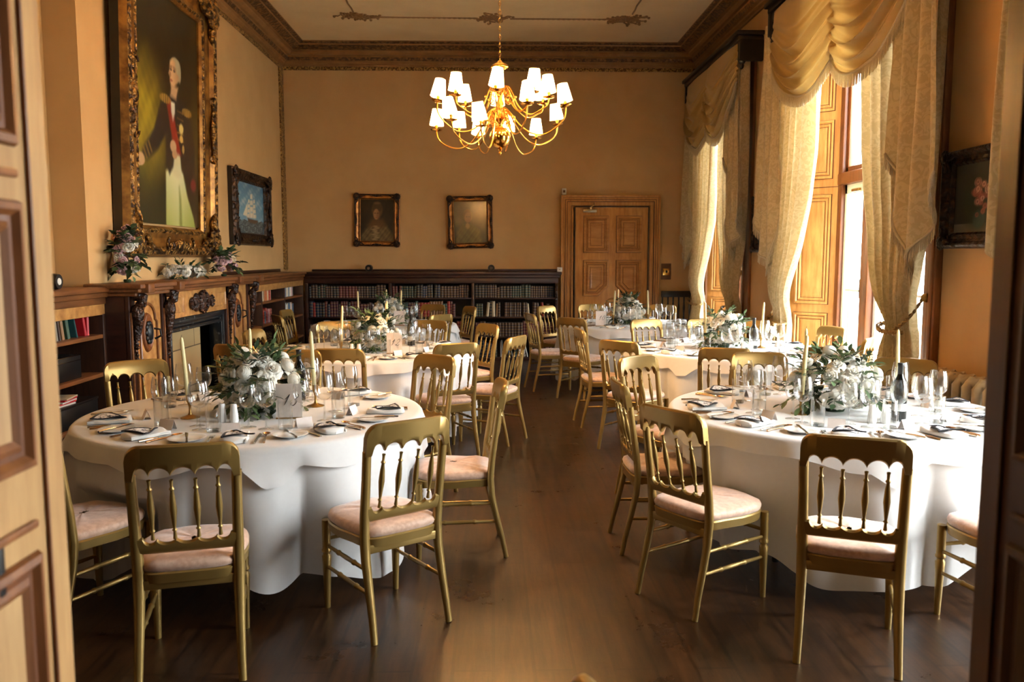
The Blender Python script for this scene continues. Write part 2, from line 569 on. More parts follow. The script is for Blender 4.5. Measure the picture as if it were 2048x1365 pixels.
def place(name, me, parent=None, loc=None):
    o = bpy.data.objects.new(name, me)
    COL.objects.link(o)
    if parent is not None:
        o.parent = parent
    if loc is not None:
        o.location = loc
    return o


def tag(o, label=None, cat=None, group=None, kind=None):
    if label:
        o['label'] = label
    if cat:
        o['category'] = cat
    if group:
        o['group'] = group
    if kind:
        o['kind'] = kind
    return o


def empty(name, loc=(0, 0, 0), rz=0.0, label=None, cat=None, group=None, kind=None):
    o = bpy.data.objects.new(name, None)
    o.empty_display_size = 0.05
    o.location = loc
    o.rotation_euler = (0, 0, rz)
    COL.objects.link(o)
    return tag(o, label, cat, group, kind)


KIDS = {}


def copy_tree(o, parent=None):
    c = o.copy()
    COL.objects.link(c)
    c.parent = parent
    for ch in o.children:
        copy_tree(ch, c)
    return c


def struct(name, mb, m, parent=None, smooth=40, **k):
    return tag(mb.build(name, m, parent, smooth=smooth, **k), kind='structure')


def sstep(x):
    x = min(1, max(0, x))
    return x * x * (3 - 2 * x)


def lerp(a, b, t):
    return a + (b - a) * t


# ------------------------------------------------------------------ the room
XL, XR, YB, YF, ZC = -3.3, 3.27, 13.4, 1.45, 4.9
XO = 3.76                      # outer face of the window wall
BAYS = [(10.72, 12.52), (6.14, 9.05), (1.85, 4.75)]     # window openings along Y, far one first
ZH = 4.0                       # head of the openings

b = MB(); b.box(-3.6, XO, -2.6, 13.7, -0.1, 0.0)
struct('floor', b, 'floor', smooth=0)
b = MB(); b.box(-3.6, XO, -2.6, 13.7, ZC, ZC + 0.1)
struct('ceiling', b, 'ceiling', smooth=0)
b = MB(); b.box(XL - 0.2, XL, YF, YB, 0, ZC)
struct('wall_left', b, 'wall', smooth=0)
b = MB(); b.box(XL - 0.2, XO, YB, YB + 0.2, 0, ZC)
struct('wall_back', b, 'wall', smooth=0)
b = MB()
edges = [YB] + [y for bay in BAYS for y in bay[::-1]] + [YF]
for y1, y0 in zip(edges[0::2], edges[1::2]):
    b.box(XR, XO, y0, y1, 0, ZH)
b.box(XR, XO, YF, YB, ZH, ZC)
struct('wall_right', b, 'wall', smooth=0)
b = MB()
b.box(XL - 0.2, -0.80, YF - 0.18, YF, 0, ZC); b.box(0.95, XO, YF - 0.18, YF, 0, ZC); b.box(-0.80, 0.95, YF - 0.18, YF, 3.2, ZC)
struct('wall_front', b, 'mahog', smooth=0)  # wall out of view, dark finish chosen to cut bounce light
# chimney breast
b = MB(); b.box(XL, -3.05, 6.33, 6.99, 0, ZC); b.box(XL, -3.05, 8.63, 9.42, 0, ZC); b.box(XL, -3.05, 6.99, 8.63, 1.12, ZC)
struct('wall_chimney', b, 'wall', smooth=0)
# unseen hall behind the camera, put in to block sky light
b = MB(); b.box(-2.7, -2.6, -2.5, YF - 0.18, 0, ZC); b.box(2.6, 2.7, -2.5, YF - 0.18, 0, ZC); b.box(-2.7, 2.7, -2.6, -2.5, 0, ZC)
struct('wall_hall', b, 'hall', smooth=0)
# jamb linings of the entrance
b = MB(); b.bbox(-0.82, -0.78, YF - 0.18, YF + 0.0, 0, 3.2, 0.004); b.bbox(-0.78, -0.745, 1.36, 1.43, 1.735, 1.785, 0.01)
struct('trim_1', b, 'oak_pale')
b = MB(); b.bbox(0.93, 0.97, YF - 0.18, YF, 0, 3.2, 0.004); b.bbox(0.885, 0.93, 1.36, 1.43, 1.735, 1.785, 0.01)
struct('trim_2', b, 'oak_dark')  # shade on the right jamb painted as darker oak


def cornice(name, p0, p1, inward, e0, e1):
    """profile swept along a straight wall from p0 to p1, mitred by +-offset at each end"""
    prof = [(0.0, 4.60), (0.025, 4.60), (0.03, 4.625), (0.06, 4.64), (0.065, 4.66), (0.10, 4.675), (0.13, 4.72), (0.13, 4.745), (0.17, 4.75), (0.20, 4.775),
            (0.205, 4.80), (0.25, 4.805), (0.36, 4.85), (0.37, 4.868), (0.41, 4.872), (0.43, 4.885), (0.43, 4.90), (0, 4.90)]
    d = Vector((p1[0] - p0[0], p1[1] - p0[1], 0)).normalized()
    n = Vector((inward[0], inward[1], 0))
    plain, relief = MB(), MB()
    for i in range(len(prof) - 1):
        (a, z0), (c, z1) = prof[i], prof[i + 1]
        q = []
        for (off, z) in ((a, z0), (c, z1)):
            q.append(Vector((p0[0], p0[1], z)) + n * off + d * (off * e0))
            q.append(Vector((p1[0], p1[1], z)) + n * off - d * (off * e1))
        (relief if i in (5, 11, 13, 14) else plain).add([q[0], q[1], q[3], q[2]], [(0, 1, 2, 3)])
    root = struct(name, plain, 'cornice_plain', smooth=0, fix=False)
    r = relief.build('relief_band', 'cornice', root, smooth=0, fix=False)
    return root


cornice('cornice_back', (XL, YB), (XR, YB), (0, -1), 1, 1)
cornice('cornice_left', (XL, 9.42), (XL, YB), (1, 0), 0, 1)
cornice('cornice_right', (XR, YF), (XR, YB), (-1, 0), 0, 1)
# gilt fillet under the cornice and down the corner
b = MB(); b.bbox(XL + 0.02, XR, YB - 0.022, YB, 4.545, 4.60, 0.006)
struct('trim_3', b, 'gilt_strip')
b = MB(); b.bbox(XL, XL + 0.022, 9.42, YB - 0.02, 4.545, 4.60, 0.006)
struct('trim_4', b, 'gilt_strip')
b = MB(); b.bbox(XL, XL + 0.022, YB - 0.24, YB - 0.02, 1.42, 4.545, 0.006)
struct('trim_5', b, 'gilt_strip')


# relief lines and leaf sprays on the ceiling
def ceiling_spray(x, y, w, d, seed):
    r = random.Random(seed)
    m = MB()
    for k in range(34):
        a = r.uniform(0, 2 * PI)
        l = r.uniform(0.3, 1.0)
        px, py = x + math.cos(a) * w * l, y + math.sin(a) * d * l
        pts = []
        b0 = r.uniform(0, 6.28)
        for s in range(7):
            t = s / 6
            q = b0 + t * r.choice([-4, 4])
            pts.append((lerp(x + (px - x) * 0.3, px, t) + 0.05 * math.cos(q), lerp(y + (py - y) * 0.3, py, t) + 0.05 * math.sin(q), ZC - 0.006))
        m.tube(pts, [0.013 * (1 - 0.5 * s / 6) for s in range(7)], 5)
        m.ball(pts[-1], 0.022, 5)
    return m


cr = MB()
for (p, q) in (((-1.6, 11.72), (-0.2, 11.75)), ((0.25, 11.76), (1.66, 11.76)), ((-1.86, 11.5), (-1.88, 4.0)), ((1.9, 11.5), (1.92, 4.0))):
    n = 40
    cr.tube([(lerp(p[0], q[0], i / n) + 0.006 * math.sin(i * 2.4), lerp(p[1], q[1], i / n), ZC - 0.006) for i in range(n + 1)], [0.012 + 0.004 * math.sin(i * 3.1) for i in range(n + 1)], 6)
struct('trim_6', cr, 'cornice_plain')
for i, (x, y, w, d) in enumerate(((-1.84, 11.68, 0.30, 0.24), (0.02, 11.76, 0.26, 0.26), (1.89, 11.76, 0.32, 0.24))):
    struct('trim_%d' % (7 + i), ceiling_spray(x, y, w, d, 11 + i), 'cornice_plain')


# ------------------------------------------------------------------ panelled wood
def mould_frame(m, fn, a0, a1, b0, b1, steps, mi=0, cut=None, field=None, dark=()):
    """nested rectangular mouldings: steps = [(inset, height)...]; fn(a,b,h)->xyz. cut: chamfer of one lower corner"""
    rings = []
    for (ins, h) in steps:
        A0, A1, B0, B1 = a0 + ins, a1 - ins, b0 + ins, b1 - ins
        if cut is None:
            rg = [(A0, B0), (A1, B0), (A1, B1), (A0, B1)]
        elif cut[0] == 'r':
            c = max(0.0, cut[1] - ins * 0.58)
            rg = [(A0, B0), (A1 - c, B0), (A1, B0 + c), (A1, B1), (A0, B1)]
        else:
            c = max(0.0, cut[1] - ins * 0.58)
            rg = [(A0 + c, B0), (A1, B0), (A1, B1), (A0, B1), (A0, B0 + c)]
        rings.append([fn(a, q, h) for a, q in rg])
    n = len(rings[0])
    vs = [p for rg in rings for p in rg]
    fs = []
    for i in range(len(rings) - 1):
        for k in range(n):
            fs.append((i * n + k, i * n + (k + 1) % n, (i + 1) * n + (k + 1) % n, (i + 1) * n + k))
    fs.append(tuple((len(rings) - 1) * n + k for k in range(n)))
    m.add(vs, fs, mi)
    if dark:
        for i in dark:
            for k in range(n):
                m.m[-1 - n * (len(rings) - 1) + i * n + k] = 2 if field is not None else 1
    if field is not None:
        m.m[-1] = field


STEPS_DOOR = [(-0.006, 0.001), (0.0, 0.024), (0.022, 0.028), (0.036, 0.010), (0.040, 0.010), (0.044, 0.010), (0.060, 0.022), (0.066, 0.022), (0.082, 0.006), (0.105, 0.005), (0.110, 0.005), (0.118, 0.014), (0.135, 0.008)]

# door_1: the oak door in the far wall
d1 = empty('door_1', (0, 0, 0), kind='structure')
leaf = MB(); leaf.bbox(1.33, 2.51, 13.36, 13.41, 0.005, 2.42, 0.004)
lo = tag(leaf.build('door_leaf', 'oak', d1), kind='structure')
dfn = lambda a, q, h: (a, 13.36 - h, q)
for (a0, a1, q0, q1, cut) in ((1.47, 1.87, 1.70, 2.28, None), (2.0, 2.40, 1.70, 2.28, None), (1.47, 1.87, 1.00, 1.57, ('r', 0.16)), (2.0, 2.40, 1.00, 1.57, ('l', 0.16)),
                              (1.47, 1.87, 0.16, 0.66, None), (2.0, 2.40, 0.16, 0.66, None)):
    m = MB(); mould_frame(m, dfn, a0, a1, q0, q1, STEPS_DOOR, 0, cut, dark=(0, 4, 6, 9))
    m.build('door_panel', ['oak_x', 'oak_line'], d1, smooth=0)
m = MB(); m.lathe([(0.001, 13.335), (0.045, 13.335), (0.055, 13.325), (0.075, 13.325), (0.095, 13.34), (0.105, 13.36)], 32, (1.935, 0, 0.86), axis='y')
m.build('door_boss', 'oak_x', d1)
for z in (2.0, 1.05, 0.3):
    m = MB(); m.lathe([(0.012, z - 0.05), (0.012, z + 0.05)], 8, (1.32, 13.345, 0))
    m.build('hinge', 'iron', d1)
cas = MB()


def casing(m, y, x0, x1, ztop, w, depth):
    for (i0, i1, dep) in ((0, 0.03, depth), (0.03, 0.07, depth * 0.7), (0.07, 0.10, depth * 0.85), (0.10, w - 0.03, depth * 0.5), (w - 0.03, w, depth * 0.7)):
        m.bbox(x0 + i0, x0 + i1, y - dep, y, 0, ztop - i0, 0.006)
        m.bbox(x1 - i1, x1 - i0, y - dep, y, 0, ztop - i0, 0.006)
        m.bbox(x0 + i0, x1 - i0, y - dep - 0.0005, y, ztop - i1, ztop - i0, 0.006)


casing(cas, 13.4, 1.10, 2.70, 2.61, 0.20, 0.085)
tag(cas.build('door_frame', 'oak', d1), kind='structure')
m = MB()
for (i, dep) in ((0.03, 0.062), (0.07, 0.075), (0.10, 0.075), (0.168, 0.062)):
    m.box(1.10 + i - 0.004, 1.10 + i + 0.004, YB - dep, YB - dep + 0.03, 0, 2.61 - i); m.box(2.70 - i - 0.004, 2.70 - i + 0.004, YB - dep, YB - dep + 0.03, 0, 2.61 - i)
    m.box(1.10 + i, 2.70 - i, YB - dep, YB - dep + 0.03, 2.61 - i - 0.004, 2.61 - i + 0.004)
m.build('frame_shade_line', 'oak_line', d1, smooth=0)  # proud dark strips that paint the shade between casing steps
m = MB()
for x in (1.322, 2.512):
    m.box(x - 0.008, x + 0.008, YB - 0.075, YB - 0.03, 0, 2.43)
m.box(1.315, 2.52, YB - 0.075, YB - 0.03, 2.42, 2.435)
m.build('door_gap', 'ebony', d1, smooth=0)
# door closer
c = empty('door_closer', (1.56, 13.34, 2.36), label='silver overhead door closer on the far oak door', cat='door closer')
m = MB(); m.bbox(-0.11, 0.11, -0.05, 0.02, -0.025, 0.025, 0.008); m.build('closer_body', 'steel', c)
m = MB(); m.bbox(0.0, 0.03, -0.04, -0.01, 0.025, 0.06, 0.004); m.tube([(0.015, -0.025, 0.06), (0.07, -0.02, 0.09), (0.07, -0.0, 0.13)], 0.008, 6); m.build('closer_arm', 'steel', c)


# the pair of panelled entrance door leaves beside the camera
def entrance_leaf(name, xf, s, mt_face, mt_mould):
    """leaf standing along Y; visible face at x = xf, facing s"""
    root = empty(name, (0, 0, 0), kind='structure')
    y0, y1 = 0.30, 1.26
    m = MB(); m.bbox(min(xf, xf - s * 0.045), max(xf, xf - s * 0.045), y0, y1, 0.01, 3.1, 0.004)
    tag(m.build('door_leaf', mt_face, root), kind='structure')
    fn = lambda a, q, h: (xf + s * h, a, q)
    for (a0, a1) in ((0.74, 1.17),):
        for (z0, z1) in ((0.25, 1.195), (1.325, 1.695), (1.775, 2.9)):
            m = MB(); mould_frame(m, fn, a0, a1, z0, z1, [(-0.004, 0.001), (0.0, 0.010), (0.010, 0.012), (0.018, 0.003), (0.026, 0.003), (0.034, 0.008), (0.044, 0.0015)], 0, None, 1, dark=(0, 3))
            m.build('door_panel', [mt_mould, mt_face, 'oak_dark' if s > 0 else mt_mould], root, smooth=0)
    for z in (1.735, 1.24):
        m = MB(); m.bbox(min(xf, xf + s * 0.008), max(xf, xf + s * 0.008), 0.74, 1.17, z - 0.006, z + 0.006, 0.003)
        m.build('bead', mt_mould, root)
    m = MB(); m.bbox(min(xf, xf + s * 0.006), max(xf, xf + s * 0.006), 1.2, 1.205, 0.02, 3.08, 0.002); m.build('bead', mt_mould, root)
    m = MB(); m.bbox(min(xf, xf + s * 0.004), max(xf, xf + s * 0.004), 1.075, 1.09, 1.16, 1.24, 0.002); m.build('lock_plate', 'iron', root)
    return root


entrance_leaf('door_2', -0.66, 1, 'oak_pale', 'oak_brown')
entrance_leaf('door_3', 0.77, -1, 'oak_shade', 'oak_shade')

# ------------------------------------------------------------------ windows
for wi, (y0, y1) in enumerate(BAYS):
    root = empty('window_%d' % (3 - wi if wi != 1 else 2), (0, 0, 0), kind='structure')
    f0, f1 = y0 + 0.36, y1 - 0.37          # the glazed part
    X = 3.65
    nl = 3 if (f1 - f0) > 1.5 else 2
    # splayed panelled shutters in the reveals, far and near
    for (ya, yb, sgn) in ((y1, f1, -1), (y0, f0, 1)):
        A, B_ = Vector((XR, ya, 0)), Vector((X, yb, 0))
        d = (B_ - A); L = d.length; d.normalize()
        nrm = Vector((-d.y, d.x, 0))
        if nrm.y * sgn < 0:
            nrm = -nrm
        fn = lambda a, q, h: A + d * a + nrm * h + Vector((0, 0, q))
        m = MB()
        m.prism([(0, 0), (L, 0), (L, ZH), (0, ZH)], fn, -0.02, 0.0)
        sh = m.build('shutter', 'oak', root, smooth=0)
        for (q0, q1) in ((0.12, 1.02), (1.12, 2.28), (2.45, 3.05), (3.15, 3.9)):
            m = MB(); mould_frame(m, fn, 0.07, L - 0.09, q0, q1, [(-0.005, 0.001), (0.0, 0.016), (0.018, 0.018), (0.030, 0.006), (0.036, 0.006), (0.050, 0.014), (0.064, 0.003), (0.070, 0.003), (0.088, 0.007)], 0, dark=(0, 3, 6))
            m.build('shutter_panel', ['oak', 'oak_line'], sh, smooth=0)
        m = MB()
        for q in (2.36,):
            m.prism([(0, q - 0.004), (L, q - 0.004), (L, q + 0.004), (0, q + 0.004)], fn, 0, 0.003)
        m.build('shutter_joint', 'oak_dark', sh, smooth=0)
    # soffit of the opening
    m = MB(); m.add([(XR, y0, ZH), (XR, y1, ZH), (X, f1, ZH - 0.02), (X, f0, ZH - 0.02)], [(0, 1, 2, 3)])
    m.build('soffit', 'oak', root, smooth=0)
    # brown frame: stiles, mullions, transom, head
    m = MB()
    m.bbox(X - 0.02, X + 0.11, f1 - 0.07, f1 + 0.04, 0, ZH, 0.008); m.bbox(X - 0.02, X + 0.11, f0 - 0.04, f0 + 0.07, 0, ZH, 0.008)
    m.bbox(X - 0.04, X + 0.11, f0, f1, 2.37, 2.49, 0.012); m.bbox(X - 0.02, X + 0.11, f0, f1, ZH - 0.12, ZH, 0.008)
    ly = []
    w = (f1 - f0 - 0.14 - 0.16 * (nl - 1)) / nl
    for k in range(nl):
        a = f0 + 0.07 + k * (w + 0.16)
        ly.append((a, a + w))
        if k < nl - 1:
            m.bbox(X - 0.05, X + 0.11, a + w, a + w + 0.16, 0, ZH, 0.012)
    m.build('window_frame', 'oak_dark', root)
    for (a, c2) in ly:
        # white french casement below the transom, brown sash above
        m = MB()
        m.bbox(X + 0.02, X + 0.07, a, a + 0.055, 0.02, 2.37, 0.006); m.bbox(X + 0.02, X + 0.07, c2 - 0.055, c2, 0.02, 2.37, 0.006)
        m.bbox(X + 0.02, X + 0.07, a, c2, 2.27, 2.37, 0.006); m.bbox(X + 0.02, X + 0.07, a, c2, 0.02, 0.24, 0.006)
        m.bbox(X + 0.03, X + 0.06, a, c2, 1.27, 1.295, 0.004)
        cs = m.build('casement', 'white_paint', root)
        m = MB(); m.add([(X + 0.045, a + 0.05, 0.2), (X + 0.045, c2 - 0.05, 0.2), (X + 0.045, c2 - 0.05, 2.3), (X + 0.045, a + 0.05, 2.3)], [(0, 1, 2, 3)])
        m.build('pane', 'pane', cs, smooth=0)
        m = MB(); m.bbox(X - 0.005, X + 0.02, (a + c2) / 2 - 0.09, (a + c2) / 2 + 0.09, 2.28, 2.31, 0.006); m.build('window_bolt', 'antique', cs)
        m = MB(); m.tube([(X + 0.02, a + 0.03, 1.42), (X - 0.03, a + 0.03, 1.40), (X - 0.03, a + 0.03, 1.22), (X + 0.02, a + 0.03, 1.20)], 0.008, 6); m.build('window_handle', 'iron', cs)
        m = MB()
        m.bbox(X + 0.02, X + 0.07, a, a + 0.05, 2.49, 3.88, 0.006); m.bbox(X + 0.02, X + 0.07, c2 - 0.05, c2, 2.49, 3.88, 0.006)
        m.bbox(X + 0.02, X + 0.07, a, c2, 2.49, 2.55, 0.006); m.bbox(X + 0.02, X + 0.07, a, c2, 3.8, 3.88, 0.006)
        ss = m.build('sash', 'oak_dark', root)
        m = MB(); m.add([(X + 0.045, a + 0.04, 2.53), (X + 0.045, c2 - 0.04, 2.53), (X + 0.045, c2 - 0.04, 3.82), (X + 0.045, a + 0.04, 3.82)], [(0, 1, 2, 3)])
        m.build('pane', 'pane', ss, smooth=0)
    # architrave on the room side
    m = MB()
    for (ya, sg) in ((y0, -1), (y1, 1)):
        for (i0, i1, dep) in ((0, 0.05, 0.03), (0.05, 0.12, 0.045), (0.12, 0.17, 0.06), (0.17, 0.33, 0.035) if wi == 0 and sg < 0 else (0.17, 0.2, 0.05)):
            m.bbox(XR - dep, XR, min(ya + sg * i0, ya + sg * i1), max(ya + sg * i0, ya + sg * i1), 0, ZH + 0.1, 0.006)
    m.bbox(XR - 0.045, XR, y0 - 0.17, y1 + 0.17, ZH, ZH + 0.15, 0.006)
    m.build('architrave', 'oak_brown', root)
# terrace outside
b = MB(); b.box(3.8, 12, -6, 22, -0.25, -0.12)
struct('terrace', b, 'stone', smooth=0)

# ------------------------------------------------------------------ bookcases and books
ORD = ['first', 'second', 'third', 'fourth', 'fifth', 'sixth', 'seventh', 'eighth', 'ninth', 'tenth', 'eleventh', 'twelfth', 'thirteenth', 'fourteenth', 'fifteenth',
       'sixteenth', 'seventeenth', 'eighteenth', 'nineteenth', 'twentieth', 'twenty-first', 'twenty-second', 'twenty-third', 'twenty-fourth', 'twenty-fifth', 'twenty-sixth',
       'twenty-seventh', 'twenty-eighth', 'twenty-ninth', 'thirtieth', 'thirty-first', 'thirty-second', 'thirty-third', 'thirty-fourth', 'thirty-fifth', 'thirty-sixth', 'thirty-seventh', 'thirty-eighth', 'thirty-ninth', 'fortieth']
BOOKC = {
    'black': (34, 30, 28), 'dark green': (38, 54, 42), 'dark brown': (62, 38, 26), 'oxblood': (92, 30, 28), 'red': (150, 36, 34), 'navy': (36, 44, 62), 'teal': (40, 84, 84),
    'grey': (128, 124, 114), 'cream': (206, 192, 162), 'white': (226, 222, 214), 'orange': (196, 112, 48), 'tan': (150, 108, 66), 'blue': (76, 108, 138), 'bright red': (190, 26, 34),
    'pink': (196, 140, 138), 'green': (52, 78, 56), 'maroon': (78, 26, 34)}
BMAT = {}


PLAIN = {}


def plain_mat(c):
    if c not in PLAIN:
        PLAIN[c] = mat('jacket_' + c.replace(' ', '_'), srgb(*BOOKC[c]), rough=0.45, scale=30)
    return PLAIN[c]


def book_mat(c):
    """cloth or leather spine with gilt bands across it"""
    if c in BMAT:
        return BMAT[c]
    m, nt, bs = new_mat('book_' + c.replace(' ', '_'))
    bs.inputs['Roughness'].default_value = 0.5
    tc = nt.nodes.new('ShaderNodeTexCoord')
    sp = nt.nodes.new('ShaderNodeSeparateXYZ')
    nt.links.new(tc.outputs['Generated'], sp.inputs[0])
    wv = nt.nodes.new('ShaderNodeMath'); wv.operation = 'PINGPONG'; wv.inputs[1].default_value = 0.1
    nt.links.new(sp.outputs['Z'], wv.inputs[0])
    gt = nt.nodes.new('ShaderNodeMath'); gt.operation = 'GREATER_THAN'; gt.inputs[1].default_value = 0.089
    nt.links.new(wv.outputs[0], gt.inputs[0])
    mx = nt.nodes.new('ShaderNodeMixRGB')
    k = srgb(*BOOKC[c])
    mx.inputs[1].default_value = k
    mx.inputs[2].default_value = srgb(170, 132, 70) if c in ('black', 'dark green', 'dark brown', 'oxblood', 'red', 'navy', 'maroon', 'green', 'teal') else tuple(x * 0.5 for x in k[:3]) + (1,)
    nt.links.new(gt.outputs[0], mx.inputs[0])
    nt.links.new(mx.outputs[0], bs.inputs['Base Color'])
    BMAT[c] = m
    return m


PAGE = mat('page_edges', srgb(212, 196, 160), rough=0.8, scale=40)


def book_mesh(w, d, h):
    """spine towards -Y at y=0; w along X"""
    m = MB()
    sp = [(-w / 2, 0.006), (-w / 2 + w * 0.2, 0.001), (0, -0.002), (w / 2 - w * 0.2, 0.001), (w / 2, 0.006), (w / 2, d), (w / 2 - 0.003, d), (w / 2 - 0.003, 0.02), (-w / 2 + 0.003, 0.02), (-w / 2 + 0.003, d), (-w / 2, d)]
    n = len(sp)
    m.prism(sp, lambda a, q, z: (a, q, z), 0, h, 0)
    m.f = m.f[2:]; m.m = m.m[2:]
    o = 0
    for z in (0, 1):
        k = z * n
        m.f += [(k + 0, k + 1, k + 8), (k + 1, k + 2, k + 7, k + 8), (k + 2, k + 3, k + 7), (k + 3, k + 4, k + 7), (k + 4, k + 5, k + 6, k + 7), (k + 0, k + 8, k + 9, k + 10)]
        m.m += [0] * 6
    m.box(-w / 2 + 0.003, w / 2 - 0.003, 0.018, d - 0.005, 0.003, h - 0.004, 1)
    return m


BVAR = {}


def get_book(w, h, c, plain=False):
    key = (round(w / 0.006), round(h / 0.02), c, plain)
    if key not in BVAR:
        me = book_mesh(key[0] * 0.006, 0.15, key[1] * 0.02).build('book', [plain_mat(c) if plain else book_mat(c), PAGE], None, smooth=0)
        COL.objects.unlink(me)
        BVAR[key] = me
    return BVAR[key], key[0] * 0.006, key[1] * 0.02


NB = [0]


def shelf_row(x0, x1, y, z, hmax, fac, palette, where, group, wrange=(0.026, 0.046), fill=1.0, hr=(0.78, 0.97), tilt=0.0, frame=None, runs=True, start=0):
    """books with their spines out from x0 towards x1. frame: matrix that maps row coordinates into the room"""
    x = x0
    i = start
    run = 0
    c = None
    while x < x1 - 0.02:
        if run <= 0 or c is None:
            c = rng.choice(palette)
            run = rng.choice([1, 1, 2, 3, 4, 6]) if runs else 1
            hh = hmax * rng.uniform(*hr)
            ww = rng.uniform(*wrange)
        run -= 1
        if fill < 1 and rng.random() > fill:
            x += rng.uniform(0.02, 0.07)
        o, w, h = get_book(ww, hh, c, c in ('white', 'cream', 'grey', 'blue', 'orange', 'pink', 'bright red', 'tan'))
        if x + w > x1:
            break
        k = o.copy()
        COL.objects.link(k)
        t = rng.uniform(-tilt, tilt) if tilt and rng.random() < 0.35 else 0
        M4 = Matrix.Translation((x + w / 2, y + rng.uniform(0, 0.012), z)) @ Matrix.Rotation(t, 4, 'Y')
        if t:
            M4 = Matrix.Translation((abs(math.sin(t)) * h * 0.5, 0, w / 2 * abs(math.sin(t)))) @ M4
            x += abs(math.sin(t)) * h
        k.matrix_world = (frame @ M4) if frame is not None else M4
        kind = 'bound book'
        tag(k, '%s book, %s from the %s, %s' % (c, ORD[min(i, 39)], fac, where), 'book', group)
        x += w + 0.0006
        i += 1
        NB[0] += 1
    return i


DARKP = ['black', 'dark brown', 'dark green', 'black', 'dark brown', 'navy', 'dark green', 'oxblood', 'black']
REDP = ['oxblood', 'red', 'maroon', 'dark brown', 'oxblood', 'black', 'maroon']
MIXP = ['dark brown', 'oxblood', 'black', 'tan', 'red', 'dark green', 'maroon', 'dark brown', 'cream']

# back bookcase along the far wall
bc = empty('bookcase', (0, 0, 0), label='long dark mahogany bookcase along the far wall up to the door', cat='bookcase')
YS = 12.92
m = MB()
m.bbox(-2.93, 1.08, YS - 0.05, YB, 1.345, 1.395, 0.012); m.bbox(-2.93, 1.05, YS - 0.03, YB, 1.30, 1.345, 0.01); m.bbox(-2.93, 1.03, YS - 0.005, YS + 0.03, 1.215, 1.30, 0.006)
m.build('bookcase_cornice', 'mahog', bc)
m = MB(); m.box(-2.93, 1.02, YB - 0.05, YB - 0.01, 0, 1.3); m.build('back_panel', 'ebony', bc, smooth=0)
m = MB(); m.bbox(-2.93, 1.03, YS, YB - 0.02, 0, 0.05, 0.006); m.build('plinth', 'mahog', bc)
m = MB(); m.bbox(XL + 0.4, 1.06, YB - 0.03, YB, 1.395, 1.43, 0.006); m.build('back_rail', 'mahog', bc)
DIV = [-2.90, -1.60, -0.31, 1.0]
for dx in DIV:
    m = MB(); m.bbox(dx - 0.022, dx + 0.022, YS - 0.004, YB - 0.03, 0.05, 1.25, 0.005); m.build('upright', 'mahog', bc)
m = MB()
for k in range(12):
    m.ball((1.0, YS - 0.01, 1.19 - k * 0.028), 0.024 - 0.001 * k, 6, sc=(1, 0.8, 0.8))
m.build('carved_bracket', 'carve', bc)
SHZ = [0.05, 0.375, 0.69, 0.99]
for k in range(3):
    for z in SHZ[1:]:
        m = MB(); m.bbox(DIV[k] + 0.022, DIV[k + 1] - 0.022, YS + 0.006, YB - 0.04, z - 0.025, z, 0.004); m.build('shelf', 'mahog', bc)
BAYN = ['corner bay', 'middle bay', 'door bay']
for k in range(3):
    x0, x1 = DIV[k] + 0.03, DIV[k + 1] - 0.03
    w = BAYN[k].replace('nearest', 'by')
    shelf_row(x0, x1, YS + 0.05, 0.99, 0.215, 'corner', DARKP if k < 2 else DARKP + ['tan'], 'top shelf, %s of far bookcase' % w, 'books on the top shelf, ' + w, (0.034, 0.05), tilt=0.12 if k == 1 else 0)
    if k == 0:
        shelf_row(x0, x1, YS + 0.05, 0.69, 0.25, 'corner', REDP + ['navy', 'black'], 'second shelf, %s of far bookcase' % w, 'books on the second shelf, ' + w, (0.036, 0.052))
    elif k == 1:
        shelf_row(x0, x1 - 0.22, YS + 0.05, 0.69, 0.25, 'corner', REDP + ['teal', 'tan', 'dark green'], 'second shelf, %s of far bookcase' % w, 'books on the second shelf, ' + w, (0.034, 0.05))
    else:
        shelf_row(x0, x1, YS + 0.05, 0.69, 0.25, 'corner', MIXP, 'second shelf, %s of far bookcase' % w, 'books on the second shelf, ' + w, (0.03, 0.05), fill=0.86, tilt=0.1)
    if k == 1:
        shelf_row(x0 + 0.55, x1, YS + 0.05, 0.375, 0.25, 'corner', REDP, 'third shelf, %s of far bookcase' % w, 'books on the third shelf, ' + w, (0.034, 0.05))
    if k == 2:
        shelf_row(x0, x1, YS + 0.05, 0.375, 0.26, 'corner', ['dark brown', 'oxblood', 'tan', 'grey', 'dark brown', 'maroon'], 'third shelf, %s of far bookcase' % w, 'books on the third shelf, ' + w, (0.034, 0.05))
        n = shelf_row(x0, x0 + 0.38, YS + 0.05, 0.05, 0.27, 'corner', ['navy', 'dark green', 'maroon'], 'bottom shelf, %s of far bookcase' % w, 'books on the bottom shelf, ' + w, (0.03, 0.045))
        n = shelf_row(x0 + 0.40, x0 + 0.86, YS + 0.05, 0.05, 0.28, 'corner', ['white', 'blue', 'cream', 'tan', 'grey', 'white', 'teal'], 'bottom shelf, %s of far bookcase' % w, 'books on the bottom shelf, ' + w, (0.012, 0.024), tilt=0.22, runs=False, start=n)
        shelf_row(x0 + 0.88, x1, YS + 0.05, 0.05, 0.26, 'corner', ['pink', 'maroon', 'dark brown'], 'bottom shelf, %s of far bookcase' % w, 'books on the bottom shelf, ' + w, (0.022, 0.03), start=n)

# bookcases on the fireplace wall: one towards the entrance, one beyond the fireplace
XSH = -2.93


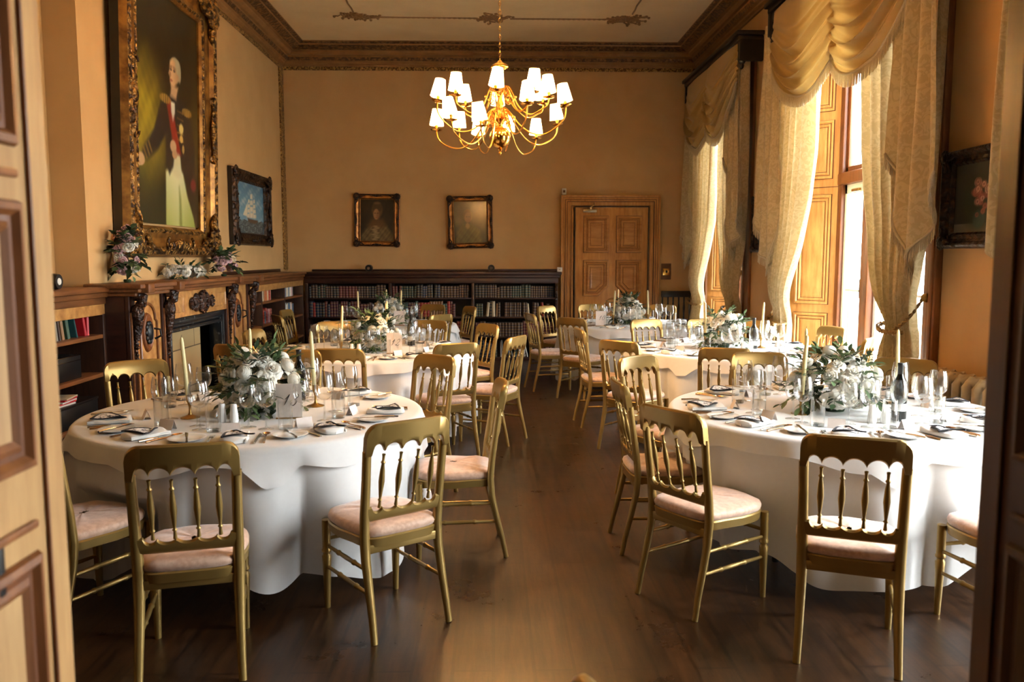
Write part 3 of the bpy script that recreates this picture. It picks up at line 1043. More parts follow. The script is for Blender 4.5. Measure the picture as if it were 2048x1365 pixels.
def side_bookcase(y0, y1, divs, shelves, label, near):
    r = empty('bookcase', (0, 0, 0), label=label, cat='bookcase')
    m = MB()
    m.bbox(XL, XSH + 0.06, y0, y1, 1.36, 1.40, 0.012); m.bbox(XL, XSH + 0.035, y0, y1, 1.32, 1.36, 0.014); m.bbox(XL, XSH + 0.012, y0, y1, 1.27, 1.32, 0.008)
    m.build('bookcase_cornice', 'shelf', r)
    m = MB(); m.bbox(XSH - 0.03, XSH, y0, y1, 1.19, 1.275, 0.005); m.build('frieze_rail', 'burr', r)
    m = MB(); m.box(XL + 0.005, XL + 0.03, y0, y1, 0, 1.3); m.build('back_panel', 'walnut' if near else 'ebony', r, smooth=0)
    m = MB(); m.bbox(XL + 0.01, XSH, y0, y1, 0, 0.08, 0.006); m.build('plinth', 'walnut', r)
    m = MB(); m.bbox(XL, XL + 0.03, y0, y1, 1.40, 1.445, 0.006); m.build('back_rail', 'mahog', r)
    for dy in divs:
        m = MB(); m.bbox(XL + 0.03, XSH, dy - 0.02, dy + 0.02, 0.08, 1.2, 0.005); m.build('upright', 'walnut', r)
    for a, q in zip(divs[:-1], divs[1:]):
        for z in shelves:
            m = MB(); m.bbox(XL + 0.03, XSH - 0.004, a + 0.02, q - 0.02, z - 0.03, z, 0.005); m.build('shelf', 'shelf', r)
    return r


side_bookcase(2.6, 6.30, [2.62, 4.40, 6.28], [0.42, 0.755, 1.045], 'walnut bookcase between the open oak door and the fireplace', True)
side_bookcase(9.45, 12.86, [9.47, 10.56, 11.72, 12.84], [0.43, 0.755, 1.05], 'walnut bookcase between the fireplace and the far corner', False)

# row frame on the fireplace wall: row x runs along +Y, spines face +X
def fw_frame(y):
    return Matrix.Translation((XSH - 0.05, y, 0)) @ Matrix.Rotation(R(90), 4, 'Z')


CH = [  # near shelf, leaning books seen beside the red files
    (5.49, 0.03, 0.19, 'cream', -0.10), (5.56, 0.03, 0.20, 'black', -0.12), (5.61, 0.024, 0.20, 'white', -0.10), (5.655, 0.024, 0.20, 'black', -0.13), (5.70, 0.018, 0.17, 'grey', -0.14),
    (5.735, 0.018, 0.13, 'dark brown', -0.16), (5.785, 0.028, 0.17, 'tan', -0.18), (5.86, 0.036, 0.19, 'green', -0.20), (5.97, 0.014, 0.17, 'teal', -0.27)]
for i, (y, w, h, c, t) in enumerate(CH):
    o, w, h = get_book(w, h + 0.01, c, True)
    k = o.copy(); COL.objects.link(k)
    k.matrix_world = fw_frame(y) @ Matrix.Translation((0, 0, 1.046 + abs(math.sin(t)) * w * 0.5)) @ Matrix.Rotation(t, 4, 'Y')
    tag(k, '%s leaning book, %s from the oak door, upper shelf of near bookcase' % (c, ORD[i]), 'book', 'leaning books on the near upper shelf')
for i, (y, t, lab) in enumerate(((6.10, -0.22, 'bright red file leaning against another in the near bookcase'), (6.135, 0.03, 'bright red file standing upright at the end of near shelf'))):
    o, w, h = get_book(0.024, 0.22, 'bright red', True)
    k = o.copy(); COL.objects.link(k); k.name = 'ring_file'
    k.matrix_world = fw_frame(y) @ Matrix.Translation((0, 0, 1.046 + abs(math.sin(t)) * w * 0.5)) @ Matrix.Rotation(t, 4, 'Y')
    tag(k, lab, 'file')
o, w, h = get_book(0.02, 0.2, 'teal', True); k = o.copy(); COL.objects.link(k); k.matrix_world = fw_frame(5.43) @ Matrix.Translation((0, 0, 0.756))
tag(k, 'dark teal upright book beside the black case in near bookcase', 'book')
t = empty('document_case', (-3.10, 5.72, 0.756), label='black lidded case with metal corners on the near middle shelf', cat='case')
m = MB(); m.bbox(-0.13, 0.13, -0.22, 0.26, 0, 0.17, 0.006); m.build('case_body', 'black', t)
for (x0, x1, y0, y1, z0, z1) in ((0.128, 0.134, -0.22, 0.26, 0.13, 0.135), (0.128, 0.134, -0.22, 0.26, 0.165, 0.17), (-0.13, 0.134, 0.258, 0.263, 0.165, 0.17)):
    m = MB(); m.bbox(x0, x1, y0, y1, z0, z1, 0.001); m.build('metal_edge', 'silver', t)
for i, (c, dz) in enumerate((('white', 0), ('bright red', 0.012), ('white', 0.02), ('bright red', 0.032), ('cream', 0.04))):
    m = MB(); m.bbox(-0.14, 0.13, -0.11, 0.10, 0, 0.011, 0.001)
    o = m.build('magazine', [book_mat(c)], None, (-3.09, 5.75 + 0.012 * i, 0.591 + dz), smooth=0)
    o.rotation_euler = (0, 0, R(-4 + 3 * i))
    tag(o, '%s magazine, %s from the bottom of the pile on the near lower shelf' % (c, ORD[i]), 'magazine', 'magazines in the near bookcase')
t = empty('storage_box', (-3.09, 5.86, 0.421), label='black storage box under the magazines on the near lower shelf', cat='box')
m = MB(); m.bbox(-0.15, 0.14, -0.30, 0.30, 0, 0.15, 0.006); m.build('box_body', 'black', t)
m = MB(); m.bbox(-0.155, 0.145, -0.305, 0.305, 0.15, 0.169, 0.004); m.build('box_lid', 'ebony', t)
for i, (y, c) in enumerate(((5.43, 'orange'), (5.47, 'black'), (5.51, 'black'))):
    o, w, h = get_book(0.03, 0.24, c, True); k = o.copy(); COL.objects.link(k); k.matrix_world = fw_frame(y) @ Matrix.Translation((0, 0, 0.421))
    tag(k, '%s spine, %s from the oak door, lower shelf of near bookcase' % (c, ORD[i]), 'book', 'upright books on the near lower shelf')
FB = [(9.55, 10.5, [(1.05, 0)]), (10.6, 11.7, [(1.05, 1), (0.755, 2), (0.43, 4)]), (11.76, 12.8, [(1.05, 3), (0.755, 3), (0.43, 3)])]
PALS = [['dark green', 'black'], ['cream', 'orange', 'red', 'grey', 'bright red', 'bright red', 'tan'], ['blue', 'teal', 'cream', 'red', 'maroon', 'blue', 'pink'], ['white', 'cream', 'grey', 'pink', 'blue', 'tan'], ['dark brown', 'grey', 'black']]
SHN = {1.05: 'top shelf', 0.755: 'middle shelf', 0.43: 'lower shelf'}
for bi, (y0, y1, rows) in enumerate(FB):
    for (z, p) in rows:
        w = ('fireplace bay', 'middle bay', 'corner bay')[bi]
        a, q = (y0, y0 + 0.1) if bi == 0 else (y0 + 0.02, y0 + (0.62 if bi == 1 else 0.66))
        shelf_row(0, q - a, 0, z, 0.215, 'fireplace', PALS[p], '%s, %s of side bookcase' % (SHN[z], w), 'books on the side bookcase, %s, %s' % (SHN[z], w), (0.024, 0.036) if p == 3 else (0.03, 0.046), frame=fw_frame(a), runs=False)

# ------------------------------------------------------------------ fireplace surround
XS = -2.75
fp = empty('fireplace_surround', (-2.9, 7.9, 0), label='carved walnut and burr fireplace surround with mantel shelf on the side wall', cat='fireplace')
off = lambda m: [setattr(m, 'v', [(x + 2.9, y - 7.9, z) for x, y, z in m.v]), m][1]


def part(m, name, mt, parent=fp, smooth=40):
    return off(m).build(name, mt, parent, smooth=smooth)


m = MB()
m.bbox(-3.05, XS + 0.13, 6.22, 9.54, 1.385, 1.42, 0.01); m.bbox(-3.05, XS + 0.10, 6.25, 9.51, 1.355, 1.385, 0.012); m.bbox(-3.05, XS + 0.06, 6.28, 9.48, 1.325, 1.355, 0.012)
for y in (6.36, 6.99, 8.64, 9.40):
    m.bbox(-3.05, XS + 0.155, y - 0.06, y + 0.06, 1.35, 1.422, 0.01)
part(m, 'mantel_shelf', 'shelf')
m = MB(); m.bbox(XS - 0.05, XS, 6.99, 8.64, 1.09, 1.33, 0.004); fz = part(m, 'frieze', 'burr')
fnf = lambda a, q, h: (XS + h, a, q)
for (a0, a1) in ((7.09, 7.40), (8.14, 8.56)):
    m = MB(); mould_frame(m, fnf, a0, a1, 1.13, 1.28, [(0, 0), (0, 0.006), (0.008, 0.008), (0.015, 0.001)]); part(m, 'frieze_panel', 'burr', fp, 0)
m = MB()
m.ball((XS + 0.01, 7.84, 1.205), 0.1, 12, sc=(0.35, 0.9, 1.05))
for s in (-1, 1):
    m.ball((XS + 0.008, 7.84 + s * 0.14, 1.205), 0.08, 10, sc=(0.3, 0.9, 1.1)); m.ball((XS + 0.005, 7.84 + s * 0.26, 1.20), 0.05, 8, sc=(0.35, 1, 1))
    for k in range(8):
        a = 2 * PI * k / 8
        m.ball((XS + 0.02, 7.84 + s * 0.26 + 0.045 * math.cos(a), 1.20 + 0.045 * math.sin(a)), 0.016, 5)
for k in range(14):
    a = 2 * PI * k / 14
    m.ball((XS + 0.03, 7.84 + 0.1 * math.cos(a), 1.205 + 0.1 * math.sin(a)), 0.016, 5)
part(m, 'carved_cartouche', 'carve')
m = MB(); m.box(-3.045, XS - 0.03, 6.30, 6.32, 0, 1.33); part(m, 'return_shade_panel', 'mahog', smooth=0)  # added dark panel, paints the shadow on the near return
for pi, (y0, y1) in enumerate(((6.36, 6.99), (8.64, 9.40))):
    m = MB(); m.bbox(-3.05, XS - 0.02, y0, y1, 0, 1.33, 0.004); pr = part(m, 'pier', 'burr')
    for y in (y0, y1):
        m = MB(); m.bbox(XS - 0.04, XS, y - 0.06, y + 0.05, 0, 1.33, 0.006); part(m, 'pilaster', 'mahog')
        m = MB(); m.bbox(XS - 0.01, XS + 0.012, y - 0.05, y - 0.03, 0.05, 1.2, 0.004); m.bbox(XS - 0.01, XS + 0.012, y + 0.03, y + 0.05, 0.05, 1.2, 0.004); part(m, 'pilaster_bead', 'shelf')
        # corbel: scroll, lion-like swelling, hanging drop
        m = MB()
        m.tube([(XS + 0.03, y, 1.33), (XS + 0.085, y, 1.31), (XS + 0.075, y, 1.27), (XS + 0.04, y, 1.25)], [0.045, 0.042, 0.036, 0.03], 10)
        m.ball((XS + 0.035, y, 1.19), 0.085, 12, sc=(0.6, 0.62, 0.9))
        m.tube([(XS + 0.04, y, 1.14), (XS + 0.03, y, 1.05), (XS + 0.02, y, 0.98)], [0.04, 0.032, 0.02], 10)
        for k in range(7):
            m.ball((XS + 0.02, y + 0.012 * math.sin(k * 2.2), 0.96 - k * 0.03), 0.02 - 0.0016 * k, 6)
        part(m, 'corbel', 'carve')
    yc = (y0 + y1) / 2 + 0.0
    m = MB()
    arch = [(yc - 0.16, 0.15), (yc + 0.16, 0.15), (yc + 0.16, 1.10)] + [(yc + 0.13 * math.cos(a), 1.12 + 0.13 * math.sin(a)) for a in [PI * k / 12 for k in range(13)]] + [(yc - 0.16, 1.10)]
    pts = [(XS - 0.014, a, q) for a, q in arch + arch[:1]]
    m.tube(pts, 0.012, 6, cap=False); part(m, 'arched_moulding', 'shelf')
    m = MB(); m.lathe([(0.001, 0.012), (0.1, 0.012), (0.115, 0.02), (0.13, 0.016), (0.14, 0.0)], 28, (0, 0, 0), axis='x')
    m.v = [(XS - 0.02 + x, yc - 0.02 + y * 0.72, 1.02 + z * 1.15) for x, y, z in m.v]; md = part(m, 'oval_medallion', 'oak_dark')
    m = MB()
    for k in range(10):
        a = 2 * PI * k / 10
        m.ball((XS + 0.0, yc - 0.02 + 0.045 * math.cos(a), 1.02 + 0.075 * math.sin(a)), 0.022, 6, sc=(0.5, 1, 1))
    m.ball((XS + 0.0, yc - 0.02, 1.02), 0.05, 8, sc=(0.5, 1, 1.4))
    m.tube([(XS + 0.02, yc + 0.02, 1.05), (XS + 0.06, yc + 0.04, 1.04), (XS + 0.065, yc + 0.045, 0.99), (XS + 0.02, yc + 0.03, 0.965)], 0.009, 6)
    m.v = [(x, y, z) for x, y, z in m.v]; part(m, 'iron_handle', 'iron', fp)
fi = empty('fireplace_insert', (-3.0, 7.82, 0), label='black moulded marble fireplace opening with pale stone back inside surround', cat='fireplace insert')
o3 = lambda m: [setattr(m, 'v', [(x + 3.0, y - 7.82, z) for x, y, z in m.v]), m][1]
for (nm, a) in (('side_moulding', (7.045, 7.165)), ('side_moulding', (8.465, 8.585)), ('top_moulding', None)):
    m = MB()
    if a:
        for (i0, i1, d) in ((0, 0.05, 0.0), (0.05, 0.085, -0.02), (0.085, 0.12, 0.005)):
            q0, q1 = (a[0] + i0, a[0] + i1) if a[0] < 7.5 else (a[1] - i1, a[1] - i0)
            m.bbox(-2.9, XS - 0.02 + d, q0, q1, 0, 1.085 - i0, 0.012)
    else:
        for (i0, i1, d) in ((0, 0.05, 0.001), (0.05, 0.085, -0.019), (0.085, 0.12, 0.006)):
            m.bbox(-2.9, XS - 0.02 + d, 7.045 + i0, 8.585 - i0, 1.085 - i1, 1.085 - i0, 0.012)
    o3(m).build(nm, 'marble', fi)
m = MB(); m.box(-2.96, -2.93, 7.03, 8.30, 0.0, 1.06); o3(m).build('stone_back', 'hearth', fi, smooth=0)
m = MB(); m.box(-3.2, -2.9, 7.0, 7.03, 0, 1.1); m.box(-3.2, -2.9, 8.585, 8.62, 0, 1.1); m.box(-3.2, -2.9, 7.0, 8.62, 1.08, 1.11); m.box(-3.22, -3.18, 7.0, 8.62, 0, 1.1); o3(m).build('fire_cheek', 'soot', fi, smooth=0)
m = MB(); m.bbox(-3.2, -2.55, 7.0, 8.63, 0, 0.03, 0.006); o3(m).build('hearth_slab', 'marble', fi)

# ------------------------------------------------------------------ banquet chairs
def chair_meshes():
    P = {}

    def bend(x, z):           # back leans and curves: y of the back surface
        rake = -0.185 - 0.075 * max(0, (z - 0.42)) / 0.5
        return rake - 0.028 * (1 - (x / 0.2) ** 2) * sstep((z - 0.45) / 0.4)

    # crest rail with arched underside
    def rail(nx, top, bot, th, zref):
        m = MB()
        N = nx
        ring = []
        for i in range(N + 1):
            x = -0.2 + 0.4 * i / N
            zt, zb = top(x), bot(x)
            yb = bend(x, zref)
            e = min(0.008, (zt - zb) * 0.3)
            sl = -0.075 / 0.5
            zm = min(max(zref, zb + e + 0.002), zt - e - 0.002)
            sec = [(-th, zb + e), (-th, zm), (-th, zt - e), (-th + e, zt), (-e, zt), (0, zt - e), (0, zm), (0, zb + e), (-e, zb), (-th + e, zb)]
            ring.append([(x, yb + y + th / 2 + sl * (z - zref) * 1.0, z) for y, z in sec])
        vs = [p for r_ in ring for p in r_]
        fs = []
        for i in range(N):
            for k in range(10):
                fs.append((i * 10 + k, i * 10 + (k + 1) % 10, (i + 1) * 10 + (k + 1) % 10, (i + 1) * 10 + k))
        fs.append(tuple(range(10))); fs.append(tuple(range(N * 10 + 9, N * 10 - 1, -1)))
        m.add(vs, fs)
        return m

    xs = [-0.12, -0.042, 0.042, 0.12]
    cells = [-0.172] + xs + [0.172]

    def arches(x):            # 0 at spindles, 1 mid-way
        for a, q in zip(cells[:-1], cells[1:]):
            if a <= x <= q:
                t = (x - a) / (q - a)
                return math.sqrt(max(0, 1 - (2 * t - 1) ** 2))
        return 0

    rc = 0.05

    def top(x):
        d = 0.2 - abs(x)
        base = 0.936 + 0.006 * (1 - (x / 0.2) ** 2)
        return base - (rc - math.sqrt(max(0, rc * rc - (rc - d) ** 2)) if d < rc else 0)

    def bot(x):
        if abs(x) > 0.172:
            return 0.80
        return 0.812 + 0.04 * arches(x)
    P['crest_rail'] = rail(84, top, bot, 0.032, 0.87)

    def top2(x):
        return 0.572 - 0.022 * arches(x) if abs(x) < 0.172 else 0.575
    m = rail(64, top2, lambda x: 0.508, 0.024, 0.54)
    m.v = [(x * 0.9, y, z) for x, y, z in m.v]
    P['lower_rail'] = m
    # rear leg and stile in one sweep
    m = MB()
    pts = [(0.186, -0.275, 0), (0.183, -0.255, 0.1), (0.181, -0.225, 0.22), (0.180, -0.198, 0.34), (0.180, -0.190, 0.44), (0.182, -0.200, 0.55), (0.184, -0.222, 0.70), (0.186, -0.238, 0.82)]
    m.tube(pts, [0.0155, 0.017, 0.019, 0.0215, 0.023, 0.0215, 0.020, 0.0195], 10, flat=0.85, up=(1, 0, 0))
    P['rear_leg'] = m
    m = MB()
    m.tube([(0.18, 0.192, 0.42), (0.18, 0.192, 0.30), (0.18, 0.192, 0.285), (0.18, 0.192, 0.28), (0.18, 0.192, 0.27), (0.18, 0.192, 0.265), (0.18, 0.192, 0.255), (0.18, 0.192, 0.25), (0.18, 0.192, 0.2), (0.18, 0.195, 0)],
           [0.020, 0.0195, 0.0195, 0.023, 0.023, 0.017, 0.017, 0.022, 0.0195, 0.0135], 10)
    P['front_leg'] = m
    # seat frame: D-shaped hoop
    def outline(t, ins=0):
        a = 2 * PI * t
        w, d = 0.205 - ins, 0.215 - ins
        x, y = math.cos(a), math.sin(a)
        e = 0.62 if y > 0 else 0.35
        x = math.copysign(abs(x) ** e, x); y = math.copysign(abs(y) ** (0.62 if y > 0 else 0.45), y)
        if y < 0:
            x *= 0.92
        return x * w, y * d
    m = MB()
    m.grid(lambda u, v: (lambda p: (p[0], p[1], [0.395, 0.393, 0.43, 0.436, 0.432, 0.432][int(round(v * 5))]))(outline(u, [0.04, 0.0, -0.006, 0.0, 0.02, 0.19][int(round(v * 5))])), 40, 5, cu=True)
    P['seat_frame'] = m
    m = MB()
    prof = [(0.008, 0.433), (-0.002, 0.442), (-0.006, 0.456), (0.0, 0.470), (0.02, 0.480), (0.06, 0.487), (0.12, 0.490), (0.195, 0.491)]
    def pad(u, v):
        i = int(round(v * 7))
        x, y = outline(u, prof[i][0])
        return (x, y, prof[i][1] + 0.002 * math.sin(9 * u * 2 * PI))
    m.grid(pad, 40, 7, cu=True)
    P['seat_pad'] = m
    m = MB()
    m.lathe([(0.008, 0), (0.006, 0.02), (0.0055, 0.03), (0.010, 0.036), (0.0055, 0.043), (0.0075, 0.06), (0.0135, 0.12), (0.0105, 0.17), (0.0065, 0.20), (0.0105, 0.208), (0.0055, 0.216), (0.006, 0.235), (0.008, 0.245)], 10)
    P['spindle'] = m

    def turned(p, q):
        m = MB()
        p, q = Vector(p), Vector(q)
        ts = [0, 0.28, 0.3, 0.32, 0.34, 0.5, 0.66, 0.68, 0.70, 0.72, 1]
        rs = [0.008, 0.0095, 0.013, 0.013, 0.0095, 0.011, 0.0095, 0.013, 0.013, 0.0095, 0.008]
        m.tube([p.lerp(q, t) for t in ts], rs, 8)
        return m
    P['stretcher_a'] = turned((0.18, 0.185, 0.30), (0.18, -0.21, 0.30))
    P['stretcher_b'] = turned((0.18, 0.185, 0.20), (0.18, -0.235, 0.20))
    P['stretcher_f'] = turned((-0.175, 0.19, 0.33), (0.175, 0.19, 0.33))
    m = MB(); m.bbox(-0.17, 0.17, -0.205, -0.183, 0.365, 0.405, 0.005)
    P['seat_rail'] = m
    return P, xs, bend


CP, SPX, BEND = chair_meshes()
CMESH = {}
for k, m in CP.items():
    o = m.build(k, 'velvet' if k == 'seat_pad' else 'gold', None, smooth=48)
    CMESH[k] = o.data
    bpy.data.objects.remove(o)


def make_chair():
    root = empty('banquet_chair')
    for s in (1, -1):
        for nm in ('rear_leg', 'front_leg'):
            o = place(nm, CMESH[nm], root); o.scale = (s, 1, 1)
        for q in 'ab':
            o = place('side_stretcher', CMESH['stretcher_' + q], root); o.scale = (s, 1, 1)
    for nm in ('crest_rail', 'lower_rail', 'seat_frame', 'seat_pad', 'seat_rail'):
        place(nm, CMESH[nm], root)
    place('front_stretcher', CMESH['stretcher_f'], root)
    for x in SPX:
        o = place('spindle', CMESH['spindle'], root, (x, BEND(x, 0.575) + 0.0, 0.565))
        y1 = BEND(x, 0.81)
        o.rotation_euler = (math.atan2(-(y1 - BEND(x, 0.575)), 0.24), 0, 0)
    return root


TAB = {'13': (-1.33, 4.6), '12': (-1.13, 7.7), '11': (-1.40, 10.75), '10': (1.80, 10.7), 'M': (2.2, 7.8), 'F': (1.95, 4.6)}
TNAME = {'13': 'table thirteen', '12': 'table twelve', '11': 'table eleven', '10': 'table ten', 'M': 'the middle window table', 'F': 'the front window table'}
CHAIRS = [  # table, x, y, turn in degrees, what tells it apart
    ('13', -1.21, 3.27, 14, 'gold banquet chair with its back to the entrance at table thirteen'),
    ('13', -0.51, 3.66, 36, 'gold banquet chair angled at table thirteen, pale patch on its pink seat'),
    ('13', -0.22, 4.50, 95, 'gold banquet chair seen side on, aisle side of table thirteen'),
    ('13', -0.58, 5.53, -223, 'gold banquet chair facing back over the far aisle corner of table thirteen'),
    ('13', -1.47, 5.80, -183, 'gold banquet chair behind the flowers and bottle, far side of table thirteen'),
    ('13', -2.20, 5.27, -142, 'gold banquet chair standing before the fireplace at table thirteen'),
    ('13', -1.82, 3.62, -27, 'gold banquet chair in shadow behind the open oak door leaf'),
    ('12', -0.41, 6.79, 28, 'gold banquet chair with a pale pink seat, near aisle corner of table twelve'),
    ('12', -1.13, 6.44, -6, 'gold banquet chair square to the near side of table twelve'),
    ('12', -2.00, 7.76, -101, 'gold banquet chair on the fireplace side of table twelve facing the aisle'),
    ('12', -1.94, 6.75, -20, 'gold banquet chair between the fireplace and the near side of table twelve'),
    ('12', -1.57, 8.57, -153, 'gold banquet chair on the far fireplace side of table twelve, bright face'),
    ('12', -0.76, 8.69, -198, 'gold banquet chair in shade on the far side of table twelve by bottle'),
    ('12', -0.27, 8.28, -238, 'gold banquet chair on the far aisle side of table twelve'),
    ('12', -0.03, 7.25, 63, 'gold banquet chair pulled out into the aisle from table twelve'),
    ('11', -2.43, 10.76, -98, 'gold banquet chair against the side bookcase at table eleven, pale crest'),
    ('11', -2.33, 9.95, -59, 'dark-backed gold banquet chair by the side bookcase, near table eleven'),
    ('11', -0.82, 10.07, 48, 'gold banquet chair at the near aisle corner of table eleven'),
    ('11', -0.98, 11.75, -207, 'gold banquet chair on the far bookcase side of table eleven'),
    ('11', -0.55, 11.37, -244, 'gold banquet chair seen narrow before the red books at table eleven'),
    ('10', 0.71, 10.11, -75, 'gold banquet chair seen side on, nearest the aisle at table ten'),
    ('10', 0.95, 11.40, -131, 'gold banquet chair by the bookcase end and the oak door, table ten'),
    ('10', 1.06, 9.50, -40, 'gold banquet chair with its back turned at the near aisle side of table ten'),
    ('10', 1.50, 11.72, -164, 'gold banquet chair directly before the far oak door at table ten'),
    ('10', 2.32, 11.60, -211, 'gold banquet chair below the brass switch at table ten'),
    ('10', 2.60, 10.15, 40, 'gold banquet chair in shade at the window side of table ten'),
    ('M', 1.10, 7.94, -84, 'gold banquet chair seen side on at the aisle side of middle window table'),
    ('M', 1.22, 6.92, -44, 'gold banquet chair angled at the near aisle corner of middle window table'),
    ('M', 1.84, 6.41, -18, 'gold banquet chair with shaded back on the near side of middle window table'),
    ('M', 2.58, 6.49, 1, 'dark-looking gold banquet chair behind the front flowers, near side of middle window table'),
    ('M', 3.10, 7.97, -254, 'gold banquet chair standing in the window bay before the shutter'),
    ('M', 3.02, 7.12, 53, 'gold banquet chair seen narrow against the bright french window'),
    ('M', 1.79, 8.80, -158, 'gold banquet chair on the far side of middle window table facing the camera'),
    ('M', 2.38, 8.85, -175, 'gold banquet chair behind the flowers of the middle window table'),
    ('M', 2.74, 8.62, -222, 'gold banquet chair by the curtain tassel, far window side of middle window table'),
    ('F', 1.17, 5.44, -140, 'gold banquet chair facing out at the far aisle corner of front window table'),
    ('F', 0.97, 4.55, -88, 'gold banquet chair seen side on at the aisle side of front window table'),
    ('F', 1.03, 3.83, -57, 'gold banquet chair half turned at the near aisle corner of front window table'),
    ('F', 1.49, 3.32, -22, 'gold banquet chair with its back to the entrance at the front window table'),
    ('F', 2.24, 3.42, 12, 'gold banquet chair partly hidden by the dark entrance door leaf'),
    ('F', 1.90, 5.57, -182, 'gold banquet chair with bright crest on the far side of front window table'),
    ('F', 2.63, 5.24, -215, 'gold banquet chair beside the radiator at the front window table'),
]
proto = make_chair()
for i, (tb, x, y, rz, lab) in enumerate(CHAIRS):
    o = proto if i == 0 else copy_tree(proto)
    o.location = (x, y, 0)
    o.rotation_euler = (0, 0, R(rz))
    tag(o, lab, 'chair', 'gold banquet chairs')
o = copy_tree(proto); o.location = (0.462, 1.285, 0.0); o.rotation_euler = (0, 0, R(-60))
tag(o, 'gold banquet chair beside the doorway, only its crest corner showing', 'chair', 'gold banquet chairs')

# dark spindle-back side chair against the far wall
t = empty('side_chair', (2.96, 13.0, 0), 0, 'dark wooden spindle-back side chair against the wall beside the far door', 'chair')
m = MB(); m.bbox(-0.24, 0.24, 0.24, 0.29, 0.98, 1.08, 0.01); m.build('crest_rail', 'ebony', t)
m = MB(); m.bbox(-0.24, 0.24, -0.2, 0.26, 0.58, 0.625, 0.012); m.build('seat', 'mahog', t)
for x in (-0.22, -0.13, -0.045, 0.045, 0.13, 0.22):
    m = MB(); m.lathe([(0.014, 0.62), (0.012, 0.7), (0.02, 0.8), (0.012, 0.9), (0.014, 0.99)], 8, (x, 0.255, 0)); m.build('spindle', 'ebony', t)
for x in (-0.2, 0.2):
    for y in (-0.17, 0.23):
        m = MB(); m.lathe([(0.016, 0), (0.02, 0.2), (0.024, 0.45), (0.018, 0.59)], 8, (x, y, 0)); m.build('leg', 'ebony', t)

# ------------------------------------------------------------------ round tables and their cloths
TZ = 0.755
RT = 0.915


def chair_caps(tb, cx, cy):
    caps = []
    for (t2, x, y, rz, _l) in CHAIRS:
        for dx, dy in ((0, 0.215), (0.1, 0.20), (-0.1, 0.20), (0.19, 0.17), (-0.19, 0.17), (0.21, 0.05), (-0.21, 0.05)):
            c, s = math.cos(R(rz)), math.sin(R(rz))
            px, py = x + c * dx - s * dy - cx, y + s * dx + c * dy - cy
            d = math.hypot(px, py)
            if d < 1.12:
                caps.append((math.atan2(py, px), d - 0.035))
    return caps


class Cloth:
    """fold pattern of one table: the long cloth, and the overlay that lies on it"""

    def __init__(self, tb, cx, cy, seed):
        r = random.Random(seed)
        self.caps = chair_caps(tb, cx, cy)
        self.ph = [r.uniform(0, 6.28) for _ in range(6)]
        self.n1, self.n2 = r.choice([12, 14, 16]), r.choice([17, 18, 19])

    def fold(self, a):
        p = self.ph
        w = self.n1 * 0.5 * a + p[0] + 0.9 * math.sin(2 * a + p[1]) if self.n1 % 2 == 0 else self.n1 * 0.5 * a
        f = 1.7 * abs(math.sin(w)) ** 0.9 - 0.9
        amp = 0.62 + 0.38 * math.sin(3 * a + p[2])
        return amp * f + 0.22 * math.sin(self.n2 * a + p[3])

    def hem(self, a):
        return 0.13 + 0.05 * math.sin(4 * a + self.ph[4]) + 0.03 * math.sin(self.n1 * a + self.ph[0] + 1.2)

    def radius(self, a, z):
        t = min(1.0, max(0.0, (TZ - 0.016 - z) / (TZ - 0.016 - 0.13)))
        g = t ** 0.85
        q = 0.922 + 0.06 * g + 0.11 * g * self.fold(a)
        if z < 0.53:
            w = sstep((0.56 - z) / 0.1)
            lim = 9
            for (ca, cd) in self.caps:
                da = abs((a - ca + PI) % (2 * PI) - PI)
                lim = min(lim, cd + max(0, da - 0.09) * 1.3)
            if q > lim:
                q = lerp(q, lim, w)
        return q


def tablecloth(C, cx, cy):
    NU, nd = 300, 24
    rr = [0.0, 0.3, 0.6, 0.8, 0.895, 0.912, 0.922]
    zz = [TZ, TZ, TZ, TZ, TZ, TZ - 0.004, TZ - 0.016]

    def fn(u, v):
        a = 2 * PI * u
        j = int(round(v * (len(rr) - 1 + nd)))
        if j < len(rr):
            q = max(rr[j], 0.002)
            return (q * math.cos(a), q * math.sin(a), zz[j])
        z = lerp(TZ - 0.016, C.hem(a), (j - len(rr) + 1) / nd)
        q = C.radius(a, z)
        return (q * math.cos(a), q * math.sin(a), z)
    m = MB()
    m.grid(fn, NU, len(rr) - 1 + nd, cu=True)
    return m.build('tablecloth', 'linen', None, (cx, cy, 0), smooth=180)


def overlay(C, cx, cy, seed, rot):
    """square top cloth whose edges hang a little over the rim"""
    r = random.Random(seed)
    ph = [r.uniform(0, 6.28) for _ in range(6)]

    def fn(u, v):
        a = 2 * PI * u
        b = (a - rot) % (PI / 2) - PI / 4
        drop = min(0.17, max(0.085, 0.80 / math.cos(b) - 0.915)) + 0.02 * math.sin(7 * a + ph[3]) + 0.012 * math.sin(13 * a + ph[4])
        j = int(round(v * 16))
        rr = [0, 0.3, 0.6, 0.8, 0.90, 0.918, 0.929]
        zz = [0, 0, 0, 0, -0.0005, -0.004, -0.014]
        if j < 7:
            q = max(rr[j], 0.002)
            return (q * math.cos(a), q * math.sin(a), TZ + 0.003 + zz[j])
        t = (j - 6) / 10
        f = math.sin(15 * a + ph[0] + 0.8 * math.sin(3 * a + ph[1])) * 0.5 + 0.5 * math.sin(23 * a + ph[2])
        z = TZ - 0.011 - t * drop
        q = C.radius(a, z) + 0.007 + t * (0.018 + 0.018 * max(0, f))
        return (q * math.cos(a), q * math.sin(a), z)
    m = MB()
    m.grid(fn, 300, 16, cu=True)
    return m.build('overlay_cloth', 'linen', None, (cx, cy, 0), smooth=180)


